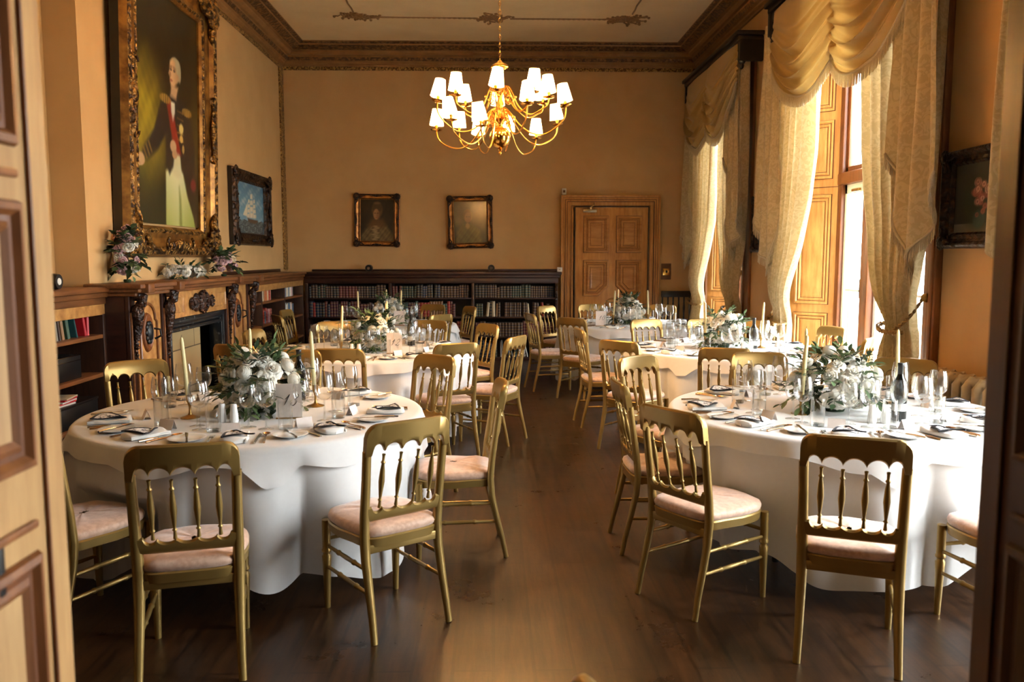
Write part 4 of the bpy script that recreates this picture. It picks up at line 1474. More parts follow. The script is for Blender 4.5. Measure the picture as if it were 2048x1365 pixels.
for i, (tb, (cx, cy)) in enumerate(TAB.items()):
    nm = TNAME[tb]
    t = empty('round_table', (cx, cy, 0), 0, 'round folding banquet table under the cloth of %s' % nm, 'table', 'round banquet tables')
    m = MB(); m.lathe([(0.001, 0.735), (0.90, 0.735), (0.905, 0.742), (0.90, 0.75), (0.001, 0.75)], 48); m.build('tabletop', 'mahog', t)
    for sx in (-1, 1):
        for sy in (-1, 1):
            m = MB(); m.tube([(sx * 0.42, sy * 0.34, 0.735), (sx * 0.44, sy * 0.36, 0.03)], 0.0145, 10); m.lathe([(0.018, 0), (0.02, 0.01), (0.018, 0.045)], 10, (sx * 0.44, sy * 0.36, 0)); m.build('leg', 'iron', t)
    CL = Cloth(tb, cx, cy, 20 + i)
    tag(tablecloth(CL, cx, cy), 'white floor-length cloth hanging in folds from %s' % nm, 'tablecloth', 'white tablecloths')
    tag(overlay(CL, cx, cy, 40 + i, R(20 + 31 * i)), 'white square overlay spread over the long cloth of %s' % nm, 'tablecloth', 'white overlay cloths')

# ------------------------------------------------------------------ tableware
TT = TZ + 0.004


def keep(o):
    me = o.data
    bpy.data.objects.remove(o)
    return me


GM = {}


def wine_profile(h, r):
    e = h * 0.55
    bowl = [(0.80, 0), (0.88, 0.12), (0.95, 0.28), (1.0, 0.5), (0.98, 0.64), (0.88, 0.78), (0.68, 0.90), (0.4, 0.97), (0.1, 1.0)]
    return ([(r * 0.80 - 0.0012, h - 0.001)] + [(r * q - 0.0012, h - e * t) for q, t in bowl[1:-1]][::1] and [(r * q, h - e * t) for q, t in bowl],
            [(0.005, h - e), (0.0042, h - e - 0.02), (0.0042, 0.02), (0.007, 0.008)], [(0.007, 0.008), (0.022, 0.004), (0.038, 0.002), (0.039, 0.0)])


for nm, h, r in (('large', 0.245, 0.050), ('small', 0.222, 0.044)):
    b1, b2, b3 = wine_profile(h, r)
    for q, pr in (('bowl', b1), ('glass_stem', b2), ('foot', b3)):
        m = MB(); m.lathe(pr, 20)
        GM[nm + q] = keep(m.build(q, 'glass', None, smooth=60))
m = MB(); m.lathe([(0.036, 0.145), (0.0355, 0.05), (0.035, 0.002), (0.0001, 0.002)], 20)
GM['tumblerwall'] = keep(m.build('wall', 'glass', None, smooth=60))
m = MB(); m.lathe([(0.0001, 0.012), (0.033, 0.012), (0.034, 0.0), (0.0001, 0.0)], 18)
GM['tumblerbase'] = keep(m.build('base', 'glass', None, smooth=60))


def wine_glass(kind, x, y, lab, grp):
    o = empty('wine_glass', (x, y, TT), rng.uniform(0, 6), lab, 'glass', grp)
    for q in ('bowl', 'glass_stem', 'foot'):
        place(q, GM[kind + q], o)


def tumbler(x, y, lab, grp):
    o = empty('tumbler', (x, y, TT), rng.uniform(0, 6), lab, 'glass', grp)
    place('glass_wall', GM['tumblerwall'], o); place('glass_base', GM['tumblerbase'], o)


# cutlery lies along local +x (handle at -x)
def spoon_m():
    m = MB()
    m.tube([(-0.10, 0, 0.004), (-0.06, 0, 0.006), (0.02, 0, 0.005), (0.045, 0, 0.006)], [0.006, 0.005, 0.003, 0.004], 8, flat=1.0)
    m.grid(lambda u, v: (0.072 + 0.030 * v * math.cos(2 * PI * u), 0.019 * v * math.sin(2 * PI * u), 0.003 + 0.009 * v * v), 18, 5, cu=True)
    return m


def fork_m():
    m = MB()
    m.tube([(-0.10, 0, 0.003), (-0.05, 0, 0.004), (0.03, 0, 0.004)], [0.006, 0.005, 0.003], 6)
    m.bbox(0.028, 0.055, -0.011, 0.011, 0.003, 0.006, 0.001)
    for k in range(4):
        m.bbox(0.054, 0.095, -0.011 + k * 0.0064, -0.0085 + k * 0.0064, 0.003, 0.0055, 0.0008)
    return m


def knife_m():
    m = MB()
    m.tube([(-0.11, 0, 0.005), (-0.05, 0, 0.0055), (-0.005, 0, 0.0045)], [0.006, 0.0065, 0.005], 8)
    m.prism([(-0.005, -0.006), (0.09, -0.008), (0.108, 0.004), (0.1, 0.007), (-0.005, 0.006)], lambda a, q, d: (a, q, d), 0.003, 0.0055)
    return m


GM['spoon'] = keep(spoon_m().build('spoon', 'copper', None, smooth=50))
GM['fork'] = keep(fork_m().build('fork', 'silver', None, smooth=50))
GM['knife'] = keep(knife_m().build('knife', 'silver', None, smooth=50))
m = MB(); m.lathe([(0.0001, 0.006), (0.05, 0.006), (0.058, 0.009), (0.085, 0.017), (0.087, 0.016), (0.06, 0.003), (0.045, 0.0), (0.0001, 0.0)], 32)
GM['plate'] = keep(m.build('side_plate', 'china', None, smooth=50))
# folded napkin: soft bolster with one rolled edge
def napkin_fn(u, v):
    a = 2 * PI * u
    e = 0.55
    cx, cz = math.copysign(abs(math.cos(a)) ** e, math.cos(a)), math.copysign(abs(math.sin(a)) ** e, math.sin(a))
    k = min(1.0, (4 * v * (1 - v)) ** 0.22 + 0.02)
    w = 0.062 * k + 0.004 * math.sin(5 * v)
    th = (0.015 + 0.003 * math.sin(7 * v + 1) - 0.004 * (cx > 0) * abs(cx)) * (0.35 + 0.65 * k)
    z = 0.0155 + th * cz + 0.0022 * math.sin(4 * PI * u + 3 * v) * (cz > 0)
    return (cx * w, -0.105 + 0.21 * v, max(0.0005, z - 0.0155 + th + 0.0))
m = MB(); m.grid(napkin_fn, 28, 24, cu=True)
for q in (1, 2):      # the edges of the folded layers
    m.tube([(0.058 - 0.001 * q, -0.10 + 0.2 * i / 10, 0.008 * q + 0.001 * math.sin(i)) for i in range(11)], 0.0045, 6)
GM['napkin'] = keep(m.build('napkin', 'napkin', None, smooth=70))
# printed kerchief: a folded triangle with a dark border, its tip curling over the napkin
def kerchief(u, v):
    w = 0.075 * (1 - v)
    x = (u - 0.5) * 2 * w
    y = -0.07 + 0.155 * v
    z = 0.036 + 0.006 * math.sin(3 * u + 5 * v) - 0.05 * max(0, v - 0.72)
    return (x, y, z)
m = MB()
m.grid(kerchief, 12, 12)
for fi_, f in enumerate(m.f):
    i, j = fi_ % 12, fi_ // 12
    m.m[fi_] = 1 if (i in (0, 11) or j == 0 or j >= 9) else 0
n0 = len(m.v)
m.grid(lambda u, v: (kerchief(u, v)[0], kerchief(u, v)[1], kerchief(u, v)[2] - 0.004), 12, 12, mi=1)
for q in ((0, 0, 0),):
    m.tube([(kerchief(0, k / 8)[0], kerchief(0, k / 8)[1], kerchief(0, k / 8)[2] - 0.001) for k in range(9)], 0.004, 6, mi=1)
    m.tube([(kerchief(1, k / 8)[0], kerchief(1, k / 8)[1], kerchief(1, k / 8)[2] - 0.001) for k in range(9)], 0.004, 6, mi=1)
GM['kerchief'] = keep(m.build('kerchief', ['print', 'navy'], None, smooth=60))
m = MB()
for s in (-1, 1):
    m.prism([(-0.042, 0.0), (0.042, 0.0), (0.042, 0.048), (-0.042, 0.048)], lambda a, q, d, s=s: (a, s * (0.02 * (1 - q / 0.048)) + d, q), -0.0006, 0.0006)
GM['place_card'] = keep(m.build('place_card', 'card', None, smooth=0))

SECT = ['window side', 'far window corner', 'far side', 'far aisle corner', 'aisle side', 'near aisle corner', 'near side', 'near window corner']
SECL = ['aisle side', 'far aisle corner', 'far side', 'far fireplace corner', 'fireplace side', 'near fireplace corner', 'near side', 'near aisle corner']
SETS = {}
EXTRA = {'13': [-152, 172], '12': [180], '11': [-100, 105], '10': [-45, 20], 'M': [-8], 'F': [10, -35]}
for tb, (cx, cy) in TAB.items():
    A = sorted([math.degrees(math.atan2(y - cy, x - cx)) for (t2, x, y, rz, _l) in CHAIRS if t2 == tb] + [])
    # places set evenly, between the chairs that really stand there
    for e in EXTRA[tb]:
        if all(abs((e - a + 180) % 360 - 180) > 30 for a in A):
            A.append(e)
    A.sort()
    for _ in range(40):       # ease crowded places apart
        for i in range(len(A)):
            d = (A[(i + 1) % len(A)] - A[i]) % 360
            if d < 36:
                A[i] -= 0.7; A[(i + 1) % len(A)] += 0.7
    SETS[tb] = A


def put(nm, me, x, y, z, rz, lab, cat, grp):
    o = place(nm, GM[me], None, (x, y, z))
    o.rotation_euler = (0, 0, rz)
    return tag(o, lab, cat, grp)


for tb, (cx, cy) in TAB.items():
    seen = {}
    near = tb in ('13', 'F')
    mid = tb in ('12', 'M')
    for a in SETS[tb]:
        s = (SECL if cx < 0 else SECT)[int(round(a / 45)) % 8]
        seen[s] = seen.get(s, 0) + 1
        wh = (s if seen[s] == 1 else 'place beside ' + s) + ' of ' + TNAME[tb].replace('the front', 'front').replace('the middle', 'middle')
        ar = R(a)
        er, et = (math.cos(ar), math.sin(ar)), (-math.sin(ar), math.cos(ar))

        def pos(r_, t_):
            return cx + er[0] * r_ + et[0] * t_, cy + er[1] * r_ + et[1] * t_
        j = lambda q: rng.uniform(-q, q)
        x, y = pos(0.50 + j(0.01), 0.12); wine_glass('large', x, y, 'large wine glass, ' + wh, 'large wine glasses')
        x, y = pos(0.44 + j(0.01), 0.03 + j(0.01)); wine_glass('small', x, y, 'smaller wine glass, ' + wh, 'smaller wine glasses')
        x, y = pos(0.50 + j(0.01), 0.215); tumbler(x, y, 'straight water tumbler, ' + wh, 'water tumblers')
        if abs(a - 400) < 0 or True:
            x, y = pos(0.735, 0.0 + j(0.015)); rz = ar + PI / 2 + j(0.25)
            put('napkin', 'napkin', x, y, TT, rz, 'folded white napkin, ' + wh, 'napkin', 'folded napkins')
            put('kerchief', 'kerchief', x, y, TT - 0.001, rz + j(0.3), 'black and white printed kerchief on the napkin, ' + wh, 'kerchief', 'printed kerchiefs')
        x, y = pos(0.73, 0.11); put('knife', 'knife', x, y, TT, ar + PI + j(0.06), 'silver table knife, ' + wh, 'knife', 'table knives')
        x, y = pos(0.73, 0.145); put('spoon', 'spoon', x, y, TT, ar + PI + j(0.08), 'spoon tinted with copper reflection, ' + wh, 'spoon', 'spoons')
        x, y = pos(0.73, -0.11); put('fork', 'fork', x, y, TT, ar + PI + j(0.06), 'silver table fork, ' + wh, 'fork', 'table forks')
        if near or mid:
            x, y = pos(0.72, -0.215); put('side_plate', 'plate', x, y, TT, 0, 'white side plate, ' + wh, 'plate', 'side plates')
            put('butter_knife', 'knife', x, y, TT + 0.014, ar + PI + j(0.3), 'silver butter knife on the side plate, ' + wh, 'knife', 'butter knives')
        if near or mid:
            x, y = pos(0.56, -0.04); put('place_card', 'place_card', x, y, TT, ar + PI / 2 + j(0.2), 'blush tent place card, ' + wh, 'place card', 'place cards')


# ------------------------------------------------------------------ flowers
def rose_mesh(seed, layers=4, openness=1.0):
    r = random.Random(seed)
    m = MB()
    for L in range(layers):
        n = (3, 4, 5, 6, 7)[L]
        rad = 0.010 + 0.011 * L
        lean = (0.1, 0.28, 0.55, 0.95, 1.2)[L] * openness
        hgt = 0.040 - 0.003 * L
        for k in range(n):
            a0 = 2 * PI * k / n + L * 0.7 + r.uniform(-0.15, 0.15)
            wid = 2 * PI / n * 0.85
            tw = r.uniform(-0.1, 0.1)

            def fn(u, v):
                a = a0 + (u - 0.5) * wid * (0.55 + 0.75 * math.sin(PI * min(1, v * 0.62 + 0.18)))
                rr = rad * (0.5 + 0.5 * v ** 0.6) + lean * hgt * 0.62 * v ** 1.7
                z = -0.006 * L + hgt * (v ** 0.85) * math.cos(lean * 0.55) - 0.010 * (2 * u - 1) ** 2 * v - (0.012 * L * max(0, v - 0.75) * 2)
                rr += 0.003 * math.sin(9 * u + k) * v + tw * 0.004
                return (rr * math.cos(a), rr * math.sin(a), z)
            m.grid(fn, 5, 5)
    m.ball((0, 0, 0.012), 0.013, 6, sc=(1, 1, 1.6))
    return m


ROSE = [keep(rose_mesh(3 + k, 4 + (k % 2), 0.8 + 0.25 * k).build('rose', mt, None, smooth=180)) for k, mt in enumerate(('rose', 'rose', 'cream_rose', 'rose'))]
PINKR = [keep(rose_mesh(13 + k, 4, 1.0).build('rose', 'pink_rose', None, smooth=180)) for k in range(2)]


def ranunculus():
    m = MB()
    r = random.Random(5)
    m.ball((0, 0, 0.014), 0.024, 10, sc=(1, 1, 0.9))
    for L in range(5):
        for k in range(6):
            a0 = 2 * PI * k / 6 + L * 0.5
            def fn(u, v):
                th = (0.25 + 0.28 * L) + v * 0.35
                a = a0 + (u - 0.5) * 1.1
                q = 0.0255 + 0.0012 * L + 0.002 * (1 - v)
                return (q * math.sin(th) * math.cos(a), q * math.sin(th) * math.sin(a), 0.014 + q * 0.95 * math.cos(th))
            m.grid(fn, 4, 2)
    return m


RAN = keep(ranunculus().build('ranunculus', 'rose', None, smooth=180))


def leaf_quad(m, p, d, up, L, W, mi=0, curl=0.15):
    d = d.normalized()
    s = d.cross(up)
    if s.length < 1e-4:
        s = d.cross(Vector((1, 0.2, 0.1)))
    s.normalize()
    n = s.cross(d)
    prof = [0.0, 0.7, 1.0, 0.72, 0.0]
    vs = []
    for i, w in enumerate(prof):
        t = i / 4
        c = p + d * (L * t) - n * (curl * L * t * t)
        for q in (-1, 0, 1):
            vs.append(c + s * (q * W * 0.5 * w) + n * (0.12 * W * abs(q) * w))
    fs = []
    for i in range(4):
        for k in range(2):
            a = i * 3 + k
            fs.append((a, a + 1, a + 4, a + 3))
    m.add(vs, fs, mi)


def foliage(seed, n_sprig, rx, ry, rz, zc, reach, leafL, leafW):
    r = random.Random(seed)
    m = MB()
    for k in range(n_sprig):
        a = r.uniform(0, 2 * PI)
        e = r.uniform(-0.75, 1.2)
        d = Vector((math.cos(a) * math.cos(e), math.sin(a) * math.cos(e), math.sin(e)))
        p0 = Vector((d.x * rx * 0.45, d.y * ry * 0.45, zc + d.z * rz * 0.45))
        L = reach * r.uniform(0.7, 1.25)
        bend = Vector((r.uniform(-0.3, 0.3), r.uniform(-0.3, 0.3), -0.25))
        pts = []
        for i in range(7):
            t = i / 6
            pts.append(p0 + d * (L * t) + bend * (L * t * t * 0.6))
        m.tube(pts, [0.0022 - 0.0012 * i / 6 for i in range(7)], 4, mi=2, cap=False)
        mi = r.choice([0, 0, 1])
        for i in range(1, 7):
            for s in ((-1, 1) if i < 6 else (0,)):
                tdir = (pts[min(i + 1, 6)] - pts[i - 1]).normalized()
                side = tdir.cross(Vector((0, 0, 1)))
                if side.length < 1e-3:
                    side = Vector((1, 0, 0))
                side.normalize()
                ld = tdir * 0.75 + side * (0.8 * s) + Vector((r.uniform(-0.3, 0.3), r.uniform(-0.3, 0.3), r.uniform(-0.2, 0.35)))
                leaf_quad(m, pts[i], ld, Vector((r.uniform(-0.3, 0.3), r.uniform(-0.3, 0.3), 1)), leafL * r.uniform(0.7, 1.2), leafW * r.uniform(0.8, 1.15), mi)
    return m


def arrangement(x, y, z, seed, rx, ry, rz, n, label, pal=None, group='table flower arrangements', sprigs=46, reach=0.17, zc=None, name='flower_arrangement', leafL=0.055, leafW=0.024, size=1.0):
    r = random.Random(seed)
    t = empty(name, (x, y, z), r.uniform(0, 6), label, 'flowers', group)
    zc = rz * 0.75 if zc is None else zc
    bs_ = 0.5 if group == 'mantel flowers' else 1.0
    m = MB(); m.lathe([(0.0001, 0.0), (0.05 * bs_, 0.0), (0.06 * bs_, 0.03 * bs_), (0.05 * bs_, 0.05 * bs_), (0.0001, 0.05 * bs_)], 16); m.build('bowl', 'leaf_dark', t)
    foliage(seed + 1, sprigs, rx, ry, rz, zc, reach, leafL, leafW).build('foliage', ['leaf', 'leaf_dark', 'stem'], t, smooth=60)
    pts = []
    tries = 0
    while len(pts) < n and tries < 6000:
        tries += 1
        a = r.uniform(0, 2 * PI)
        e = math.asin(r.uniform(-0.85, 1.0))
        d = Vector((math.cos(a) * math.cos(e), math.sin(a) * math.cos(e), math.sin(e)))
        p = Vector((d.x * rx, d.y * ry, zc + d.z * rz))
        if p.z < 0.03:
            continue
        if all((p - q).length > 0.056 * size for q, _ in pts):
            pts.append((p, d))
    for (p, d) in pts:
        k = r.random()
        me = r.choice(pal) if pal else (RAN if k < 0.22 else ROSE[r.choice([0, 1, 3])] if k < 0.85 else ROSE[2])
        o = place('bloom', me, t)
        sc = r.uniform(0.6, 0.92) * size if me is not RAN else r.uniform(1.0, 1.45) * size
        q = Vector((0, 0, 1)).rotation_difference((d + Vector((r.uniform(-0.3, 0.3), r.uniform(-0.3, 0.3), 0.1))).normalized())
        o.rotation_mode = 'QUATERNION'
        o.rotation_quaternion = q
        o.location = p * 1.0 - d * 0.02
        o.scale = (sc, sc, sc)
    return t


FL = {'13': (-1.31, 4.60), '12': (-1.09, 7.62), '11': (-1.36, 10.75), '10': (1.77, 10.72), 'M': (2.2, 7.78), 'F': (1.93, 4.55)}
for i, (tb, (x, y)) in enumerate(FL.items()):
    big = 1.12 if tb == 'F' else 1.0
    arrangement(x, y, TT, 60 + i, 0.21 * big, 0.21 * big, 0.19, 52 if tb in ('13', 'F') else 40, 'white rose and eucalyptus arrangement in the middle of %s' % TNAME[tb], zc=0.16, sprigs=70 if tb in ('13', '12', '11') else 52, leafL=0.066, leafW=0.028)

# candles and candlesticks
CND = {'13': [(-1.63, 4.42), (-1.03, 4.76), (-1.46, 4.97)], '12': [(-1.34, 7.28), (-0.98, 7.62), (-1.02, 8.05)], '11': [(-1.70, 10.5), (-1.41, 11.0), (-1.2, 10.72)], '10': [(1.55, 10.55), (1.68, 11.1), (2.02, 10.65)],
       'M': [(2.02, 7.75), (2.12, 8.15), (2.56, 7.78)], 'F': [(1.70, 4.46), (2.40, 4.78), (1.90, 4.90)]}
CW = ['nearest the bottle', 'middle', 'beyond the flowers']
m = MB(); m.lathe([(0.0001, 0.0), (0.05, 0.0), (0.05, 0.004), (0.03, 0.010), (0.012, 0.018), (0.007, 0.03), (0.006, 0.06), (0.010, 0.075), (0.0135, 0.085)], 20); GM['cs_base'] = keep(m.build('base', 'antique', None))
m = MB(); m.lathe([(0.0135, 0.085), (0.0165, 0.09), (0.0165, 0.125), (0.0125, 0.125), (0.0125, 0.10), (0.0001, 0.10)], 16); GM['cs_cup'] = keep(m.build('cup', 'antique', None))
m = MB(); m.lathe([(0.0001, 0.10), (0.0122, 0.10), (0.0112, 0.30), (0.0098, 0.41), (0.0075, 0.43), (0.003, 0.437), (0.0001, 0.438)], 14); GM['candle_body'] = keep(m.build('wax', 'candle', None))
m = MB(); m.tube([(0, 0, 0.436), (0.001, 0, 0.444), (0.003, 0, 0.45)], 0.0012, 5); GM['wick'] = keep(m.build('wick', 'ink', None))
for tb, L in CND.items():
    xs_ = sorted(range(3), key=lambda k: L[k][1])
    for k, (x, y) in enumerate(L):
        w = ('in front of', 'beside', 'behind')[xs_.index(k)]
        o = empty('candlestick', (x, y, TT), 0, 'brass candlestick %s the flowers on %s' % (w, TNAME[tb]), 'candlestick', 'brass candlesticks')
        place('base', GM['cs_base'], o); place('cup', GM['cs_cup'], o)
        lean = (rng.uniform(-0.03, 0.03), rng.uniform(-0.05, 0.05) - (0.09 if (tb, k) == ('13', 0) else 0), 0)
        o = empty('taper_candle', (x, y, TT), 0, 'tall ivory taper candle %s the flowers on %s' % (w, TNAME[tb]), 'candle', 'ivory candles')
        o.rotation_euler = lean if abs(lean[1]) < 0.06 else (0, -0.07, 0)
        place('wax', GM['candle_body'], o); place('wick', GM['wick'], o)

# wine bottles
BT = {'13': (-1.17, 4.97), '12': (-0.80, 8.08), 'M': (2.40, 7.50), 'F': (2.15, 4.26)}
for tb, (x, y) in BT.items():
    o = empty('wine_bottle', (x, y, TT), R(200), 'dark red wine bottle with a pale label on %s' % TNAME[tb], 'bottle', 'wine bottles')
    m = MB(); m.lathe([(0.0001, 0.004), (0.033, 0.0), (0.0375, 0.006), (0.0375, 0.18), (0.034, 0.205), (0.018, 0.235), (0.0145, 0.25)], 24); m.build('bottle_body', 'bottle', o, smooth=50)
    m = MB(); m.lathe([(0.0148, 0.245), (0.0152, 0.29), (0.0165, 0.292), (0.0165, 0.305), (0.015, 0.308), (0.0001, 0.308)], 20); m.build('capsule', 'black', o, smooth=50)
    m = MB(); m.lathe([(0.0379, 0.055), (0.0379, 0.095)], 24); lb = m.build('label', 'label', o, smooth=50)
    m = MB()
    for z, w in ((0.085, 0.5), (0.077, 0.7), (0.066, 0.4)):
        m.grid(lambda u, v, z=z, w=w: (0.0382 * math.cos((u - 0.5) * 2 * w + 4.4), 0.0382 * math.sin((u - 0.5) * 2 * w + 4.4), z + 0.0018 * v), 10, 1)
    m.build('label_print', 'ink', lb, smooth=0)

# salt and pepper pots
SP = {'13': (-1.42, 4.30), '12': (-1.25, 7.30), 'M': (2.28, 7.42), 'F': (1.98, 4.20)}
for tb, (x, y) in SP.items():
    for k, nm in enumerate(('salt_pot', 'pepper_pot')):
        o = empty(nm, (x + 0.065 * k, y - 0.01 * k, TT), 0, 'white china %s pot with domed top on %s' % (nm[:-4], TNAME[tb]), 'condiment pot', 'salt and pepper pots')
        m = MB(); m.lathe([(0.0001, 0.0), (0.021, 0.0), (0.0235, 0.01), (0.021, 0.05), (0.017, 0.075), (0.0165, 0.09), (0.014, 0.098), (0.0001, 0.1)], 18); m.build('pot_body', 'china', o)
        m = MB()
        for q in range(4):
            m.ball((0.006 * math.cos(q * 1.57), 0.006 * math.sin(q * 1.57), 0.0995), 0.0012, 4)
        m.build('shaker_hole', 'ink', o)

# table numbers: card in a small gold wire stand, script figures on the face
GLY = {
    '1': [[(-0.30, 0.55), (-0.10, 0.70), (0.12, 1.0), (0.05, 0.75), (-0.12, 0.2), (-0.22, 0.0)]],
    '0': [[(0.05, 1.0), (-0.2, 0.8), (-0.32, 0.4), (-0.2, 0.05), (0.02, 0.05), (0.22, 0.35), (0.28, 0.75), (0.12, 0.98), (-0.05, 0.95)]],
    '2': [[(-0.22, 0.72), (-0.1, 0.95), (0.15, 1.0), (0.28, 0.82), (0.15, 0.55), (-0.12, 0.28), (-0.36, 0.06), (-0.2, 0.1), (0.05, 0.0), (0.25, 0.05), (0.36, 0.2)]],
    '3': [[(-0.1, 0.88), (0.08, 1.02), (0.28, 0.92), (0.24, 0.7), (0.0, 0.56), (0.2, 0.48), (0.24, 0.22), (0.02, -0.02), (-0.24, -0.02), (-0.38, 0.14), (-0.28, 0.24)]],
}


def smooth_path(p, n=6):
    out = []
    for i in range(len(p) - 1):
        p0, p1, p2, p3 = p[max(i - 1, 0)], p[i], p[i + 1], p[min(i + 2, len(p) - 1)]
        for k in range(n):
            t = k / n
            out.append(tuple(0.5 * (2 * p1[q] + (p2[q] - p0[q]) * t + (2 * p0[q] - 5 * p1[q] + 4 * p2[q] - p3[q]) * t * t + (3 * p1[q] - p0[q] - 3 * p2[q] + p3[q]) * t ** 3) for q in (0, 1)))
    out.append(p[-1])
    return out


NUMS = [('13', '13', -1.09, 4.38, 0.06), ('12', '12', -0.88, 7.36, 0.05), ('11', '11', -1.18, 10.42, 0.05), ('10', '10', 1.36, 10.3, 0.12)]
for tb, s, x, y, rz in NUMS:
    o = empty('table_number', (x, y, TT), rz, 'blush card with the script number %s on %s' % (s, TNAME[tb]), 'table number')
    m = MB(); m.bbox(-0.068, 0.068, -0.0012, 0.0012, 0.008, 0.19, 0.0006); m.build('number_card', 'card', o, smooth=0)
    m = MB(); m.bbox(-0.07, 0.07, -0.006, 0.006, 0.0, 0.008, 0.002); m.build('card_stand', 'antique', o)
    for k, ch in enumerate(s):
        m = MB()
        for st in GLY[ch]:
            p = smooth_path(st)
            x0 = 0.005 + (k - 0.5) * 0.040
            m.tube([(x0 + q[0] * 0.045 + q[1] * 0.016, -0.0022, 0.075 + q[1] * 0.058) for q in p], [0.0009 + 0.0012 * abs(math.sin(2.2 * i / len(p) * PI)) for i in range(len(p))], 5)
        m.build('numeral', 'ink', o)

# ------------------------------------------------------------------ curtains, swags and pelmets
def interp(tab, z):
    """tab: list of (z, value) with z descending"""
    zs = [q[0] for q in tab][::-1]
    ys = [q[1] for q in tab][::-1]
    return float(np.interp(z, zs, ys))


def drape(nm, zt, zb, far, near, x0, folds, amp, seed, label, tie=None, mt='damask', grp='tied-back window curtains'):
    """one curtain: far/near are the two edges, as (z, y) tables"""
    r = random.Random(seed)
    ph = [r.uniform(0, 6.28) for _ in range(4)]

    def fn(u, v):
        z = lerp(zt, zb, v)
        ya, yb = interp(far, z), interp(near, z)
        w = abs(ya - yb)
        uu = u + 0.020 * math.sin(2 * PI * u * 2 + ph[0] + 2.0 * v) + 0.012 * math.sin(7 * v + ph[2])
        k = min(1.0, 0.4 + 0.6 * w / 1.2)
        f = math.sin(2 * PI * folds * uu + ph[1]) + 0.45 * math.sin(2 * PI * folds * 2.1 * uu + ph[3] + 1.5 * v)
        x = x0 + amp * k * f + 0.012 * math.sin(5 * v + ph[2])
        if tie is not None:
            g = math.exp(-((z - tie) / 0.16) ** 2)
            x += g * (0.06 * (2 * u - 1) ** 2)
            x -= 0.03 * math.exp(-((z - tie - 0.35) / 0.3) ** 2)
        y = lerp(ya, yb, min(1, max(0, uu))) + 0.012 * math.cos(2 * PI * folds * uu + ph[1])
        return (x, y, z)
    m = MB()
    m.grid(fn, 150, 60)
    o = m.build('curtain', mt, None, smooth=180)
    return tag(o, label, 'curtain', grp)


def rope_tie(pts, x0, y0, y1, z, hook, label):
    t = empty('curtain_tieback', (x0, (y0 + y1) / 2, z), 0, label, 'tieback', 'curtain tiebacks')
    c = Vector((x0, (y0 + y1) / 2, z))
    loop = []
    for k in range(25):
        a = 2 * PI * k / 24
        loop.append(Vector((0.10 * math.cos(a), (abs(y1 - y0) / 2 + 0.025) * math.sin(a), 0.03 * math.sin(a * 1.0 + 0.6))))
    m = MB()
    for tw in (0, PI):
        m.tube([p + Vector((0.008 * math.cos(9 * i / 3 + tw), 0, 0.010 * math.sin(9 * i / 3 + tw))) for i, p in enumerate(loop)], 0.012, 6)
    m.build('cord_loop', 'rope', t)
    h = Vector(hook) - c
    s = Vector((-0.05, (y0 - c.y) if abs(hook[1] - y0) < abs(hook[1] - y1) else (y1 - c.y), 0.0))
    m = MB()
    for tw in (0, PI):
        m.tube([s.lerp(h, i / 16) + Vector((0, 0, -0.035 * math.sin(PI * i / 16))) + Vector((0.008 * math.cos(1.6 * i + tw), 0, 0.009 * math.sin(1.6 * i + tw))) for i in range(17)], 0.0075, 6)
    m.build('cord', 'rope', t)
    m = MB(); m.ball(h + Vector((0.02, 0, 0)), 0.035, 8); m.tube([h + Vector((0.06, 0, 0)), h], 0.012, 8); m.build('wall_hook', 'antique', t)
    return t, c


def tassel(parent, x, y, z):
    m = MB()
    m.tube([(x, y, z + 0.32), (x + 0.01, y, z + 0.18), (x, y, z + 0.06)], 0.009, 6)
    m.build('tassel_cord', 'rope', parent)
    m = MB()
    m.lathe([(0.006, 0.07), (0.035, 0.05), (0.045, 0.02), (0.030, -0.005), (0.045, -0.03)], 16, (x, y, z)); m.build('tassel_head', 'rope', parent)
    m = MB()
    for k in range(40):
        a = 2 * PI * k / 40
        m.tube([(x + 0.03 * math.cos(a), y + 0.03 * math.sin(a), z - 0.01), (x + 0.055 * math.cos(a), y + 0.055 * math.sin(a), z - 0.1), (x + 0.05 * math.cos(a), y + 0.05 * math.sin(a), z - 0.25)], 0.0045, 4, cap=False)
    m.build('tassel_fringe', 'fringe', parent)


def fringe_along(pts, L, parent, dens=0.011, name='fringe', skew=0.0):
    m = MB()
    P = [Vector(p) for p in pts]
    # braid
    m.tube(P, 0.012, 6, cap=False)
    acc = 0
    for a, q in zip(P[:-1], P[1:]):
        d = (q - a).length
        n = max(1, int(round(d / dens)))
        for i in range(n):
            p = a.lerp(q, i / n)
            w = 0.004 * math.sin(acc * 1.7)
            acc += 1
            m.tube([p + Vector((0.003, 0, 0.0)), p + Vector((w, w, -L * 0.5)), p + Vector((w * 1.6, skew + w, -L))], [0.0048, 0.0042, 0.0036], 3, cap=False)
    return m.build(name, 'fringe', parent, smooth=180)


